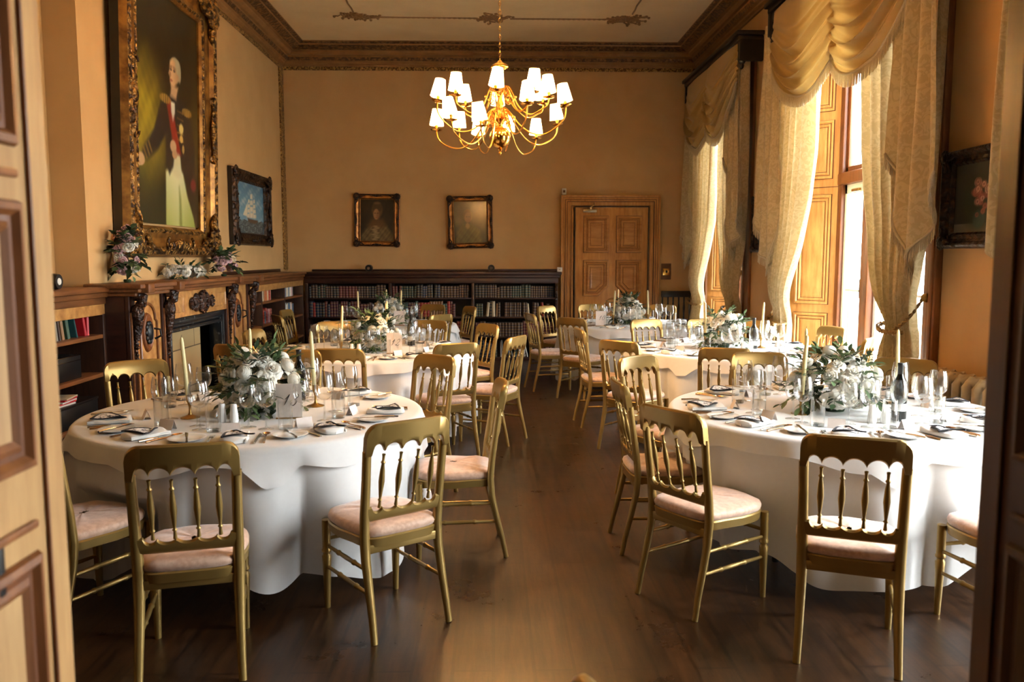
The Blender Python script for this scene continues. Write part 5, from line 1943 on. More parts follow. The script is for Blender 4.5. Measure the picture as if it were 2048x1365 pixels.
def swag(parent, ya, yb, zt, da, dm, db, x0, bulge, seed, nf=6, L=0.11):
    """festoon between two points; da, dm, db: drop at first end, middle, second end"""
    r = random.Random(seed)
    ph = r.uniform(0, 6.28)

    def drop(u):
        e = lerp(da, db, u)
        return e + (dm - lerp(da, db, 0.5)) * math.sin(PI * u) ** 0.8

    def fn(u, v):
        y = lerp(ya, yb, u)
        s = math.sin(PI * u) ** 0.55
        # folds hang as nested catenaries
        q = v ** 1.05
        z = zt - q * drop(u)
        ph2 = 2 * PI * nf * (v ** 1.25 + 0.03 * math.sin(2 * PI * u + ph))
        f = math.sin(ph2) + 0.5 * math.sin(1.63 * ph2 + 2.2 * u + ph) + 0.25 * math.sin(2.9 * ph2 - 3 * u)
        w = sstep((v - 0.12) * 2.0) * (1 - 0.6 * sstep((v - 0.9) * 9))
        x = x0 - bulge * s * math.sin(PI * min(1, v * 0.75 + 0.1)) - (0.012 + 0.026 * s) * f * w
        z -= 0.022 * s * math.cos(ph2) * w * sstep((1 - v) * 8) + 0.10 * math.sin(PI * u) ** 2 * math.sin(PI * v)
        return (x, y, z)
    m = MB()
    m.grid(fn, 60, 96)
    m.build('swag', 'damask_gold', parent, smooth=180)
    fringe_along([fn(i / 60, 1.0) for i in range(61)], L, parent, name='swag_fringe')


def tail(parent, pts_top, hem, x0, nz, seed, mt='damask', fr=True, amp=0.055):
    """cascading tail: top from y0 to y1 at zt; hem: list of (u, z)"""
    (y0, y1, zt, flare) = pts_top
    r = random.Random(seed)
    ph = r.uniform(0, 1)

    def fn(u, v):
        zb = float(np.interp(u, [q[0] for q in hem], [q[1] for q in hem]))
        z = lerp(zt, zb, v)
        c = (y0 + y1) / 2
        y = lerp(y0, y1, u)
        y = c + (y - c) * (0.75 + flare * (zt - z) / 2.2)
        t = (u * nz + ph) % 1.0
        tri = abs(2 * t - 1) * 2 - 1
        tri = math.sin(tri * PI / 2)
        x = x0 + amp * tri * (0.5 + 0.5 * v) + 0.01 * math.sin(6 * v + u * 9)
        return (x, y, z)
    m = MB()
    m.grid(fn, 80, 40)
    m.build('tail', mt, parent, smooth=180)
    if fr:
        fringe_along([fn(i / 80, 1.0) for i in range(81)], 0.09, parent, name='tail_fringe')


def pelmet(y0, y1, label, zt=4.33, zb=3.98):
    t = empty('curtain_pelmet', (3.1, (y0 + y1) / 2, zb), 0, label, 'pelmet', 'carved pelmets')
    oc = lambda m: [setattr(m, 'v', [(x - 3.1, y - (y0 + y1) / 2, z - zb) for x, y, z in m.v]), m][1]
    m = MB(); m.bbox(2.93, XR, y0 - 0.03, y1 + 0.03, zt - 0.05, zt, 0.012); m.bbox(2.96, XR, y0, y1, zt - 0.11, zt - 0.05, 0.016); m.bbox(2.99, XR, y0 + 0.02, y1 - 0.02, zt - 0.2, zt - 0.11, 0.01)
    oc(m).build('pelmet_cornice', 'ebony', t)
    for y in (y0, y1):
        s = 1 if y == y0 else -1
        m = MB(); m.bbox(2.97, XR, min(y, y + s * 0.06), max(y, y + s * 0.06), zb, zt - 0.1, 0.008)
        m.ball((3.02, y + s * 0.05, zb + 0.02), 0.05, 8, sc=(1, 0.8, 1.2)); m.ball((3.02, y + s * 0.05, zb - 0.05), 0.03, 8, sc=(1, 0.8, 1.4))
        oc(m).build('end_bracket', 'ebony', t)
    m = MB()
    n = 9
    yc = (y0 + y1) / 2
    for k in range(-n, n + 1):
        m.ball((2.985, yc + k * 0.06, zt - 0.16 - 0.05 * math.cos(k / n * PI / 2)), 0.05, 7, sc=(0.5, 1, 1.1 + 0.5 * math.cos(k / n * PI)))
    oc(m).build('carved_crest', 'carve', t)
    return t


pelmet(10.15, 12.98, 'dark carved pelmet over the window beside the far corner')
pelmet(5.85, 9.12, 'dark carved pelmet over the middle window')
pelmet(1.7, 5.02, 'dark carved pelmet over the window nearest the entrance')

# middle window
drape('curtain', 4.1, 0.02, [(4.1, 9.12), (2.8, 9.14), (1.7, 9.10), (1.15, 9.03), (0.95, 9.02), (0.7, 9.14), (0.0, 9.2)],
      [(4.1, 7.95), (3.25, 7.97), (2.64, 7.98), (2.18, 8.09), (1.70, 8.30), (1.28, 8.53), (0.96, 8.66), (0.76, 8.58), (0, 8.45)], 3.10, 6, 0.065, 3, 'beige damask curtain tied to the far side of the middle window, sunlit edge', 0.95)
t, c = rope_tie(None, 3.08, 8.66, 9.02, 0.94, (3.2, 9.14, 1.22), 'gold rope tieback with tassel on the far curtain of middle window')
tassel(t, -0.12, -0.24, -0.33)
drape('curtain', 4.1, 0.02, [(4.1, 7.0), (3.12, 6.94), (2.5, 6.86), (2.09, 6.77), (1.68, 6.62), (1.29, 6.47), (1.1, 6.38), (0.85, 6.42), (0.0, 6.55)],
      [(4.1, 5.90), (2.7, 5.90), (2.0, 5.90), (1.45, 5.96), (1.12, 6.10), (0.9, 5.98), (0.0, 5.93)], 3.10, 6, 0.07, 9, 'beige damask curtain in shade, tied to the near side of the middle window', 1.1)
rope_tie(None, 3.08, 6.14, 6.38, 1.08, (3.2, 6.06, 1.32), 'gold rope tieback hooked beside the near curtain of middle window')
v2 = empty('curtain_valance', (0, 0, 0), 0, 'gold swagged valance with bullion fringe over the middle window', 'valance', 'swagged valances')
swag(v2, 8.98, 7.30, 4.2, 0.55, 1.02, 0.80, 2.99, 0.10, 1, 6)
swag(v2, 7.42, 5.95, 4.2, 0.80, 1.08, 0.60, 2.98, 0.10, 2, 6)
tail(v2, (9.42, 8.86, 4.15, 0.55), [(0, 2.15), (0.12, 1.95), (0.4, 1.66), (0.75, 1.5), (0.86, 1.9), (1.0, 2.7)], 3.03, 3, 4)
tail(v2, (6.22, 5.62, 4.15, 0.5), [(0, 2.4), (0.25, 1.95), (0.5, 1.50), (0.58, 1.6), (0.8, 1.85), (1.0, 2.2)], 3.0, 3, 5)

# window beside the far corner
drape('curtain', 4.1, 0.02, [(4.1, 12.72), (2.0, 12.74), (0.95, 12.74), (0.66, 12.72), (0, 12.7)], [(4.1, 11.45), (3.0, 11.45), (2.14, 11.55), (1.3, 12.0), (0.92, 12.2), (0.7, 12.12), (0, 12.0)], 3.08, 6, 0.065, 13,
      'bright beige damask curtain tied to the far side of the corner window', 0.95)
rope_tie(None, 3.08, 12.2, 12.74, 0.95, (3.2, 12.84, 1.2), 'gold rope tieback on the curtain in the far corner')
drape('curtain', 4.1, 0.02, [(4.1, 11.35), (2.8, 11.38), (2.0, 11.26), (1.32, 10.97), (0.95, 10.82), (0.6, 10.9), (0, 10.95)], [(4.1, 10.2), (3.0, 10.2), (1.8, 10.25), (0.95, 10.45), (0.6, 10.35), (0, 10.3)], 3.10, 6, 0.065, 17,
      'brown-shaded damask curtain tied to the near side of the corner window', 0.95)
rope_tie(None, 3.08, 10.46, 10.82, 0.95, (3.2, 10.62, 1.42), 'gold rope tieback on the near curtain of corner window')
v1 = empty('curtain_valance', (0, 0, 0), 0, 'gold swagged valance with tails over the corner window', 'valance', 'swagged valances')
swag(v1, 12.85, 11.35, 4.2, 0.55, 1.02, 0.72, 2.99, 0.12, 7, 6)
swag(v1, 11.75, 10.25, 4.2, 0.62, 1.0, 0.45, 2.98, 0.10, 8, 6)
tail(v1, (13.05, 12.62, 4.15, 0.35), [(0, 1.95), (0.3, 1.7), (0.7, 1.52), (0.85, 1.9), (1.0, 2.6)], 3.02, 3, 9)
tail(v1, (10.75, 10.12, 4.15, 0.4), [(0, 2.9), (0.2, 2.3), (0.45, 1.62), (0.6, 1.75), (0.8, 1.9), (1.0, 2.1)], 3.02, 3, 10)

# window nearest the entrance: only its far curtain and tail come into view
drape('curtain', 4.1, 0.02, [(4.1, 4.82), (1.2, 4.80), (0.95, 4.78), (0, 4.8)], [(4.1, 3.95), (2.6, 3.98), (1.6, 4.3), (0.95, 4.52), (0.7, 4.45), (0, 4.4)], 3.12, 5, 0.045, 23,
      'beige damask curtain behind the dark door leaf, nearest window', 0.95)
drape('curtain', 4.1, 0.02, [(4.1, 2.6), (2.6, 2.56), (1.6, 2.25), (0.95, 2.08), (0.7, 2.15), (0, 2.2)], [(4.1, 1.75), (0, 1.75)], 3.12, 5, 0.045, 29,
      'beige damask curtain in the corner by the entrance wall', 0.95)
v3 = empty('curtain_valance', (0, 0, 0), 0, 'gold swagged valance with patterned tail over the window nearest the entrance', 'valance', 'swagged valances')
swag(v3, 4.85, 3.3, 4.2, 0.55, 1.02, 0.80, 2.99, 0.10, 11, 6)
swag(v3, 3.4, 1.85, 4.2, 0.80, 1.05, 0.60, 2.98, 0.10, 12, 6)
tail(v3, (5.0, 4.5, 4.15, 0.25), [(0, 1.72), (0.3, 1.55), (0.6, 1.5), (0.8, 1.9), (1.0, 2.6)], 3.02, 3, 14, fr=False)


# ------------------------------------------------------------------ pictures
def canvas(parent, w, h, nx, ny, f, name='painted_canvas'):
    """flat canvas in its own plane: x across, z up; f(u,v)->sRGB 0..255"""
    me = bpy.data.meshes.new(name)
    vs, fs, cols = [], [], []
    for j in range(ny + 1):
        for i in range(nx + 1):
            u, v = i / nx, j / ny
            vs.append(((u - 0.5) * w, 0, (v - 0.5) * h))
            cols.append(srgb(*[min(255, max(0, q)) for q in f(u, v)]))
    for j in range(ny):
        for i in range(nx):
            a = j * (nx + 1) + i
            fs.append((a, a + 1, a + nx + 2, a + nx + 1))
    me.from_pydata(vs, [], fs)
    at = me.color_attributes.new('paint', 'FLOAT_COLOR', 'POINT')
    at.data.foreach_set('color', [q for c in cols for q in c])
    me.materials.append(MT['paint'])
    return place(name, me, parent)


def mix(a, b, t):
    t = min(1, max(0, t))
    return tuple(p + (q - p) * t for p, q in zip(a, b))


def inpoly(x, y, P):
    c = False
    j = len(P) - 1
    for i in range(len(P)):
        if (P[i][1] > y) != (P[j][1] > y) and x < (P[j][0] - P[i][0]) * (y - P[i][1]) / (P[j][1] - P[i][1] + 1e-12) + P[i][0]:
            c = not c
        j = i
    return c


def pdist(x, y, P):
    d = 9
    for i in range(len(P)):
        ax, ay = P[i]
        bx, by = P[(i + 1) % len(P)]
        t = ((x - ax) * (bx - ax) + (y - ay) * (by - ay)) / ((bx - ax) ** 2 + (by - ay) ** 2 + 1e-12)
        t = min(1, max(0, t))
        d = min(d, math.hypot(x - ax - t * (bx - ax), y - ay - t * (by - ay)))
    return d


def softin(x, y, P, s=0.012):
    xs_, ys_ = [p[0] for p in P], [p[1] for p in P]
    if x < min(xs_) - s or x > max(xs_) + s or y < min(ys_) - s or y > max(ys_) + s:
        return 0.0
    d = pdist(x, y, P)
    return 0.5 + 0.5 * min(1, d / s) if inpoly(x, y, P) else 0.5 - 0.5 * min(1, d / s)


def ell(x, y, cx, cy, rx, ry, s=0.12):
    d = math.hypot((x - cx) / rx, (y - cy) / ry)
    return min(1, max(0, (1 - d) / s + 0.5))


def vnoise(x, y, seed=0):
    return (math.sin(x * 7.1 + seed) * math.sin(y * 6.3 + seed * 1.7) + 0.6 * math.sin(x * 15.3 - y * 11.1 + seed) + 0.4 * math.sin(x * 27 + y * 23 + seed * 3)) / 2


def officer(u, v):
    """standing officer in dark coat, red sash and white breeches before a stormy sky (u across in units of the width, v up)"""
    v += 0.075
    c = mix((26, 20, 10), (44, 36, 14), 0.5 + 0.5 * vnoise(u * 2, v * 2, 1))
    c = mix(c, (170, 148, 40), ell(u, v, 0.12, 0.50, 0.28, 0.24, 1.0) * (0.85 + 0.3 * vnoise(u * 3, v * 4, 4)))
    c = mix(c, (150, 130, 44), ell(u, v, 0.26, 0.40, 0.18, 0.12, 1.0) * 0.5)
    c = mix(c, (46, 52, 26), ell(u, v, 0.2, 0.1, 0.5, 0.22, 1.0) * 0.6)
    c = mix(c, (90, 78, 30), ell(u, v, 0.98, 0.5, 0.1, 0.3, 1.0) * 0.5)
    legs = [(0.44, 0.31), (0.44, 0.2), (0.43, 0.0), (0.98, 0.0), (0.90, 0.12), (0.79, 0.22), (0.72, 0.32), (0.58, 0.37)]
    t = softin(u, v, legs)
    lc = mix((226, 222, 176), (150, 158, 70), min(1, max(0, (0.30 - v) * 2.6 + abs(u - 0.62) * 1.4)))
    c = mix(c, lc, t)
    c = mix(c, (112, 118, 48), softin(u, v, [(0.655, 0.0), (0.70, 0.0), (0.68, 0.2), (0.655, 0.25)], 0.02) * 0.85)
    vest = [(0.52, 0.48), (0.66, 0.48), (0.70, 0.30), (0.62, 0.29), (0.53, 0.31)]
    c = mix(c, (214, 206, 160), softin(u, v, vest))
    coat = [(0.44, 0.63), (0.54, 0.655), (0.60, 0.66), (0.74, 0.64), (0.86, 0.59), (0.93, 0.46), (0.92, 0.30), (0.86, 0.2), (0.82, 0.26), (0.74, 0.33), (0.68, 0.40), (0.60, 0.45), (0.56, 0.34), (0.50, 0.30), (0.45, 0.34), (0.45, 0.45)]
    c = mix(c, mix((26, 24, 26), (44, 34, 26), 0.5 + 0.5 * vnoise(u * 3, v * 3, 2)), softin(u, v, coat))
    arm = [(0.46, 0.635), (0.38, 0.60), (0.28, 0.48), (0.12, 0.385), (0.10, 0.35), (0.17, 0.335), (0.34, 0.40), (0.46, 0.48)]
    c = mix(c, (32, 28, 28), softin(u, v, arm))
    for q in (0.0, 0.035, 0.07):
        c = mix(c, (150, 118, 52), softin(u, v, [(0.115 + q, 0.386 + q * 0.45), (0.13 + q, 0.39 + q * 0.45), (0.18 + q, 0.345 + q * 0.45), (0.165 + q, 0.34 + q * 0.45)], 0.006) * 0.9)
    c = mix(c, (196, 160, 118), ell(u, v, 0.085, 0.335, 0.055, 0.028, 0.3))
    c = mix(c, (186, 146, 104), ell(u, v, 0.05, 0.315, 0.03, 0.012, 0.3))
    c = mix(c, (140, 34, 24), softin(u, v, [(0.47, 0.60), (0.54, 0.645), (0.66, 0.45), (0.70, 0.40), (0.62, 0.40), (0.55, 0.46)]) * 0.95)
    c = mix(c, (224, 218, 196), softin(u, v, [(0.53, 0.645), (0.60, 0.645), (0.60, 0.58), (0.565, 0.54), (0.54, 0.58)]))
    c = mix(c, (30, 26, 26), softin(u, v, [(0.52, 0.645), (0.62, 0.645), (0.61, 0.625), (0.54, 0.625)], 0.006))
    for (ax, ay) in ((0.45, 0.625), (0.80, 0.605)):
        c = mix(c, (178, 138, 58), ell(u, v, ax, ay, 0.085, 0.02, 0.35) * (0.75 + 0.25 * math.sin(u * 190)))
    for k in range(5):
        yy = 0.60 - 0.032 * k
        c = mix(c, (150, 112, 48), softin(u, v, [(0.63, yy), (0.74, yy - 0.004), (0.74, yy - 0.012), (0.63, yy - 0.008)], 0.004) * 0.75)
    c = mix(c, (224, 200, 120), ell(u, v, 0.70, 0.52, 0.036, 0.024, 0.5)); c = mix(c, (206, 170, 90), ell(u, v, 0.70, 0.475, 0.03, 0.018, 0.5)); c = mix(c, (184, 150, 80), ell(u, v, 0.73, 0.43, 0.02, 0.02, 0.5))
    c = mix(c, (200, 160, 118), ell(u, v, 0.565, 0.43, 0.05, 0.028, 0.3)); c = mix(c, (190, 150, 108), ell(u, v, 0.585, 0.395, 0.04, 0.02, 0.3))
    c = mix(c, (150, 40, 44), ell(u, v, 0.90, 0.275, 0.05, 0.03, 0.5) * 0.7)
    # head turned to the left, grey hair
    c = mix(c, (200, 160, 118), softin(u, v, [(0.545, 0.70), (0.53, 0.65), (0.62, 0.64), (0.66, 0.70)]))
    c = mix(c, (176, 162, 128), ell(u, v, 0.615, 0.772, 0.085, 0.055, 0.2))
    face = [(0.53, 0.80), (0.525, 0.765), (0.505, 0.742), (0.525, 0.735), (0.525, 0.712), (0.545, 0.692), (0.59, 0.69), (0.645, 0.72), (0.66, 0.76), (0.62, 0.805), (0.57, 0.815)]
    fc = mix((222, 178, 130), (150, 102, 64), min(1, max(0, (u - 0.57) * 6)))
    c = mix(c, fc, softin(u, v, face, 0.01))
    c = mix(c, (90, 58, 38), ell(u, v, 0.545, 0.765, 0.016, 0.006, 0.6)); c = mix(c, (90, 58, 38), ell(u, v, 0.598, 0.765, 0.018, 0.006, 0.6))
    c = mix(c, (130, 88, 60), softin(u, v, [(0.515, 0.778), (0.565, 0.782), (0.565, 0.776), (0.515, 0.772)], 0.006)); c = mix(c, (120, 80, 54), softin(u, v, [(0.58, 0.782), (0.63, 0.778), (0.63, 0.772), (0.58, 0.776)], 0.006))
    c = mix(c, (160, 84, 66), ell(u, v, 0.546, 0.718, 0.024, 0.005, 0.6)); c = mix(c, (168, 118, 80), ell(u, v, 0.532, 0.742, 0.012, 0.012, 0.8))
    c = mix(c, (190, 140, 100), ell(u, v, 0.668, 0.75, 0.014, 0.02, 0.4))
    c = mix(c, (180, 168, 136), ell(u, v, 0.655, 0.79, 0.04, 0.032, 0.5)); c = mix(c, (168, 154, 122), ell(u, v, 0.685, 0.765, 0.022, 0.042, 0.5))
    return c


def ship(u, v):
    c = mix((126, 176, 196), (60, 122, 158), v)
    cl = 0.5 + 0.5 * vnoise(u * 1.6, v * 2.6, 8)
    c = mix(c, (216, 218, 210), max(0, cl - 0.45) * 1.6 * (1 - abs(v - 0.6)))
    sea = v < 0.27 + 0.01 * math.sin(u * 30)
    if sea:
        c = mix((22, 48, 58), (44, 84, 96), 0.5 + 0.5 * vnoise(u * 3, v * 8, 3))
        w = math.sin(u * 26 + 3 * math.sin(v * 30)) * 0.02
        for k in (0.06, 0.12, 0.18, 0.235):
            c = mix(c, (170, 196, 196), max(0, 1 - abs(v - k - w) / 0.010) * 0.8)
    hull = [(0.36, 0.32), (0.40, 0.23), (0.68, 0.22), (0.76, 0.29), (0.66, 0.29), (0.45, 0.30)]
    c = mix(c, (70, 46, 30), softin(u, v, hull, 0.012))
    for (mx_, top, wd) in ((0.44, 0.70, 0.10), (0.54, 0.82, 0.13), (0.64, 0.72, 0.10)):
        for k in range(4):
            y0 = 0.32 + (top - 0.32) * k / 4
            y1 = 0.32 + (top - 0.32) * (k + 0.86) / 4
            w0 = wd * (1 - 0.18 * k)
            c = mix(c, mix((236, 226, 200), (190, 176, 146), abs(u - mx_ + 0.02) / wd), softin(u, v, [(mx_ - w0, y0), (mx_ + w0 * 0.6, y0 + 0.01), (mx_ + w0 * 0.5, y1), (mx_ - w0 * 0.8, y1 - 0.01)], 0.01))
    c = mix(c, (228, 218, 190), softin(u, v, [(0.36, 0.34), (0.2, 0.36), (0.38, 0.62)], 0.01))
    return c


def lady(u, v):
    c = mix((22, 16, 10), (40, 29, 18), 0.5 + 0.5 * vnoise(u * 2, v * 2, 6))
    c = mix(c, mix((128, 112, 74), (66, 52, 30), 0.5 + 0.5 * vnoise(u * 4, v * 5, 2)), softin(u, v, [(0.0, 0.0), (1.0, 0.0), (0.94, 0.16), (0.8, 0.36), (0.58, 0.43), (0.4, 0.43), (0.2, 0.34), (0.04, 0.16)], 0.05))
    c = mix(c, (92, 62, 34), softin(u, v, [(0.2, 0.38), (0.5, 0.3), (0.78, 0.4), (0.68, 0.54), (0.36, 0.56)], 0.06) * 0.8)
    c = mix(c, (84, 62, 38), ell(u, v, 0.5, 0.74, 0.16, 0.19, 0.3)); c = mix(c, (60, 42, 26), ell(u, v, 0.5, 0.80, 0.15, 0.10, 0.3) * 0.7)
    c = mix(c, (110, 84, 56), ell(u, v, 0.5, 0.90, 0.1, 0.03, 0.8) * 0.8)
    c = mix(c, (158, 118, 78), ell(u, v, 0.475, 0.64, 0.085, 0.125, 0.25)); c = mix(c, (110, 76, 48), ell(u, v, 0.53, 0.62, 0.05, 0.1, 0.8) * 0.6)
    c = mix(c, (70, 46, 32), ell(u, v, 0.44, 0.665, 0.025, 0.010, 0.6)); c = mix(c, (70, 46, 32), ell(u, v, 0.52, 0.665, 0.025, 0.010, 0.6)); c = mix(c, (134, 64, 50), ell(u, v, 0.475, 0.565, 0.03, 0.009, 0.6))
    for k in range(9):
        c = mix(c, (176, 152, 112), ell(u, v, 0.45 + 0.04 * math.sin(k * 2.1), 0.36 - 0.038 * k, 0.07 + 0.01 * (k % 3), 0.014, 0.8) * 0.75)
    return c


def gent(u, v):
    c = mix((30, 24, 16), (46, 38, 24), 0.5 + 0.5 * vnoise(u * 2, v * 2, 3))
    c = mix(c, mix((112, 104, 66), (72, 64, 38), 0.5 + 0.5 * vnoise(u * 4, v * 5, 5)), softin(u, v, [(0.05, 0.0), (0.85, 0.0), (0.76, 0.3), (0.55, 0.42), (0.3, 0.44), (0.1, 0.3)], 0.05))
    c = mix(c, (86, 66, 42), ell(u, v, 0.42, 0.66, 0.13, 0.15, 0.3)); c = mix(c, (140, 110, 76), ell(u, v, 0.43, 0.61, 0.095, 0.12, 0.3))
    c = mix(c, (70, 50, 34), ell(u, v, 0.40, 0.63, 0.02, 0.009, 0.6)); c = mix(c, (70, 50, 34), ell(u, v, 0.47, 0.63, 0.02, 0.009, 0.6)); c = mix(c, (150, 130, 90), ell(u, v, 0.42, 0.42, 0.06, 0.07, 0.6))
    return c


def flowers(u, v):
    c = mix((30, 28, 26), (76, 80, 72), max(0, v - 0.2) * 0.9)
    if v < 0.14:
        c = (104, 92, 76)
    c = mix(c, (40, 52, 36), ell(u, v, 0.55, 0.42, 0.38, 0.34, 0.5))
    c = mix(c, (52, 74, 68), ell(u, v, 0.56, 0.2, 0.13, 0.13, 0.3))
    rr = random.Random(4)
    for k in range(22):
        a, q = rr.uniform(0, 6.28), rr.uniform(0.0, 1) ** 0.6
        x, y = 0.55 + 0.34 * q * math.cos(a), 0.52 + 0.27 * q * math.sin(a)
        t = rr.uniform(0.04, 0.085)
        cc = rr.choice([(206, 150, 136), (222, 184, 162), (168, 92, 84), (226, 200, 176)])
        c = mix(c, mix(cc, (120, 70, 60), 0.5 + 0.5 * math.sin(math.hypot(u - x, (v - y)) * 160)), ell(u, v, x, y, t, t * 0.8, 0.3) * 0.85)
    return c


def frame_parts(parent, W, H, w, h, depth, mt, mtc, corner=0.0, mid=0.0, steps=None):
    """moulded frame round a W x H canvas; outer size w x h; wall plane at y = 0, front towards -y"""
    bw, bh = (w - W) / 2, (h - H) / 2
    prof = steps or [(0.0, 0.0), (0.015, 0.5), (0.10, 0.9), (0.22, 1.0), (0.34, 0.86), (0.45, 0.62), (0.62, 0.5), (0.78, 0.55), (0.86, 0.62), (0.92, 0.5), (1.0, 0.35), (1.0, 0.12)]
    m = MB()
    n = len(prof)
    rings = []
    for (t, d) in prof:
        a, q = w / 2 - bw * t, h / 2 - bh * t
        rings.append([(-a, -depth * d, -q), (a, -depth * d, -q), (a, -depth * d, q), (-a, -depth * d, q)])
    vs = [p for r_ in rings for p in r_]
    fs, mi = [], []
    for i in range(n - 1):
        for k in range(4):
            fs.append((i * 4 + k, i * 4 + (k + 1) % 4, (i + 1) * 4 + (k + 1) % 4, (i + 1) * 4 + k))
            m.m.append(2 if i == 0 else 1 if i in (2, 3, 7, 8) else 0)  # first ring, the outer side, is black to paint its shadow
    m.v = [tuple(p) for p in vs]
    m.f = fs
    m.build('frame', [mt, mtc, 'ebony'], parent, smooth=0)
    if corner:
        for sx in (-1, 1):
            for sz in (-1, 1):
                m = MB()
                r = random.Random(int(5 + sx * 2 + sz))
                cx, cz = sx * (w / 2 - corner * 0.45), sz * (h / 2 - corner * 0.45)
                m.ball((cx, -depth * 0.95, cz), corner * 0.36, 9, sc=(1, 0.4, 1))
                for k in range(11):
                    a = 2 * PI * k / 11
                    m.ball((cx + corner * 0.42 * math.cos(a), -depth * 0.9, cz + corner * 0.42 * math.sin(a)), corner * 0.15, 6, sc=(1, 0.6, 1))
                for q in (0, 1):
                    pts = []
                    for i in range(9):
                        t = i / 8
                        ax = corner * (0.45 + 0.75 * t)
                        wob = corner * 0.13 * math.sin(5 * t)
                        pts.append((cx - sx * (ax if q == 0 else wob), -depth * (0.95 - 0.2 * t), cz - sz * (wob if q == 0 else ax)))
                    m.tube(pts, [corner * 0.15 * (1 - 0.65 * i / 8) for i in range(9)], 7)
                    m.ball(pts[-1], corner * 0.09, 6)
                m.build('corner_ornament', mtc, parent)
    if mid:
        for (cx, cz) in ((0, h / 2 - bh * 0.4), (0, -h / 2 + bh * 0.4), (w / 2 - bw * 0.4, 0), (-w / 2 + bw * 0.4, 0)):
            m = MB()
            vert = abs(cx) > 0.01
            for k in range(-4, 5):
                t = k * mid * 0.24
                s = mid * (0.26 - 0.035 * abs(k))
                m.ball((cx + (0 if vert else t), -depth * 0.9, cz + (t if vert else 0)), s, 8, sc=(1, 0.5, 1))
            for s in (-1, 1):
                pts = []
                for i in range(12):
                    a = i / 11 * 4.5
                    rr_ = mid * 0.28 * (1 - 0.7 * i / 11)
                    dx, dz = rr_ * math.cos(a), rr_ * math.sin(a)
                    pts.append((cx + (dx if vert else s * (mid * 1.15 + dz)), -depth * 0.92, cz + (s * (mid * 1.15 + dz) if vert else dx)))
                m.tube(pts, mid * 0.06, 6)
            m.build('centre_ornament', mtc, parent)


# large portrait over the fireplace, leaning forward a little on its cord
p = empty('portrait_painting', (-3.015, 7.86, 2.93), 0, 'huge gilt-framed portrait of a standing officer above the fireplace', 'painting')
p.rotation_euler = (R(1.5), 0, R(90))
frame_parts(p, 1.50, 2.06, 2.20, 2.62, 0.14, 'gilt', 'gilt_carve', 0.30, 0.24)
canvas(p, 1.52, 2.08, 150, 210, officer).location = (0, -0.03, 0.03)
p = empty('ship_painting', (XL + 0.005, 11.36, 2.27), R(90), 'dark framed painting of a white sailing ship at sea near the far corner', 'painting')
frame_parts(p, 1.22, 0.66, 1.72, 0.98, 0.10, 'frame_dark', 'frame_dark', 0.17, 0.12)
canvas(p, 1.24, 0.68, 130, 72, ship).location = (0, -0.03, 0)
p = empty('lady_painting', (-1.845, YB - 0.005, 2.21), 0, 'small gilt-framed dark painting of a lady on the far wall', 'painting')
p.rotation_euler = (0, R(1.0), 0)
frame_parts(p, 0.53, 0.66, 0.73, 0.84, 0.07, 'gilt_bright', 'frame_dark', 0.10, 0.07)
canvas(p, 0.55, 0.68, 64, 80, lady).location = (0, -0.015, 0)
p = empty('gentleman_painting', (-0.355, YB - 0.005, 2.18), 0, 'small gilt-framed painting nearer the oak door on the far wall, hung crooked', 'painting')
p.rotation_euler = (0, R(-1.2), 0)
frame_parts(p, 0.53, 0.66, 0.73, 0.84, 0.07, 'gilt_bright', 'frame_dark', 0.10, 0.07)
canvas(p, 0.55, 0.68, 64, 80, gent).location = (0, -0.015, 0)
p = empty('flower_painting', (XR - 0.005, 5.52, 2.02), R(-90), 'dark framed painting of pink flowers above the radiator', 'painting')
frame_parts(p, 0.52, 0.46, 0.78, 0.68, 0.07, 'frame_dark', 'frame_dark', 0.10, 0)
canvas(p, 0.54, 0.48, 70, 60, flowers).location = (0, -0.02, 0)
p = empty('dark_framed_picture', (XR - 0.005, 9.86, 2.02), R(-90), 'dark picture frame mostly hidden between two windows', 'painting')
frame_parts(p, 0.52, 0.46, 0.78, 0.68, 0.07, 'frame_dark', 'frame_dark', 0.10, 0)
canvas(p, 0.54, 0.48, 20, 20, lambda u, v: (40, 34, 28)).location = (0, -0.02, 0)

# ------------------------------------------------------------------ chandelier
ch = empty('chandelier', (0.06, 6.5, 2.54), 0, 'brass two-tier chandelier with glowing white shades hanging on a chain', 'chandelier')
m = MB(); m.ball((0, 0, 0), 0.083, 20); m.build('ball', 'brass', ch, smooth=60)
m = MB(); m.lathe([(0.0001, -0.135), (0.01, -0.125), (0.014, -0.115), (0.006, -0.105), (0.022, -0.09), (0.012, -0.08)], 16); m.build('finial', 'brass', ch, smooth=60)
m = MB(); m.lathe([(0.03, 0.07), (0.022, 0.1), (0.035, 0.12), (0.05, 0.14), (0.035, 0.16), (0.018, 0.19), (0.026, 0.23), (0.03, 0.26), (0.018, 0.29), (0.028, 0.33), (0.045, 0.35), (0.03, 0.37), (0.012, 0.40), (0.012, 0.50)], 20); m.build('stem', 'brass', ch, smooth=60)
m = MB(); m.lathe([(0.012, 0.50), (0.045, 0.51), (0.068, 0.525), (0.07, 0.535), (0.055, 0.55), (0.03, 0.56), (0.012, 0.58)], 24); m.build('dish', 'brass', ch, smooth=60)
m = MB()
z = 0.58
k = 0
while z < ZC - 2.54 - 0.06:
    pts = []
    for i in range(11):
        a = 2 * PI * i / 10
        q = 0.009 * math.cos(a)
        pts.append((q if k % 2 else 0, 0 if k % 2 else q, z + 0.018 + 0.02 * math.sin(a)))
    m.tube(pts, 0.0032, 5, cap=False)
    z += 0.031; k += 1
m.build('chain', 'antique', ch)
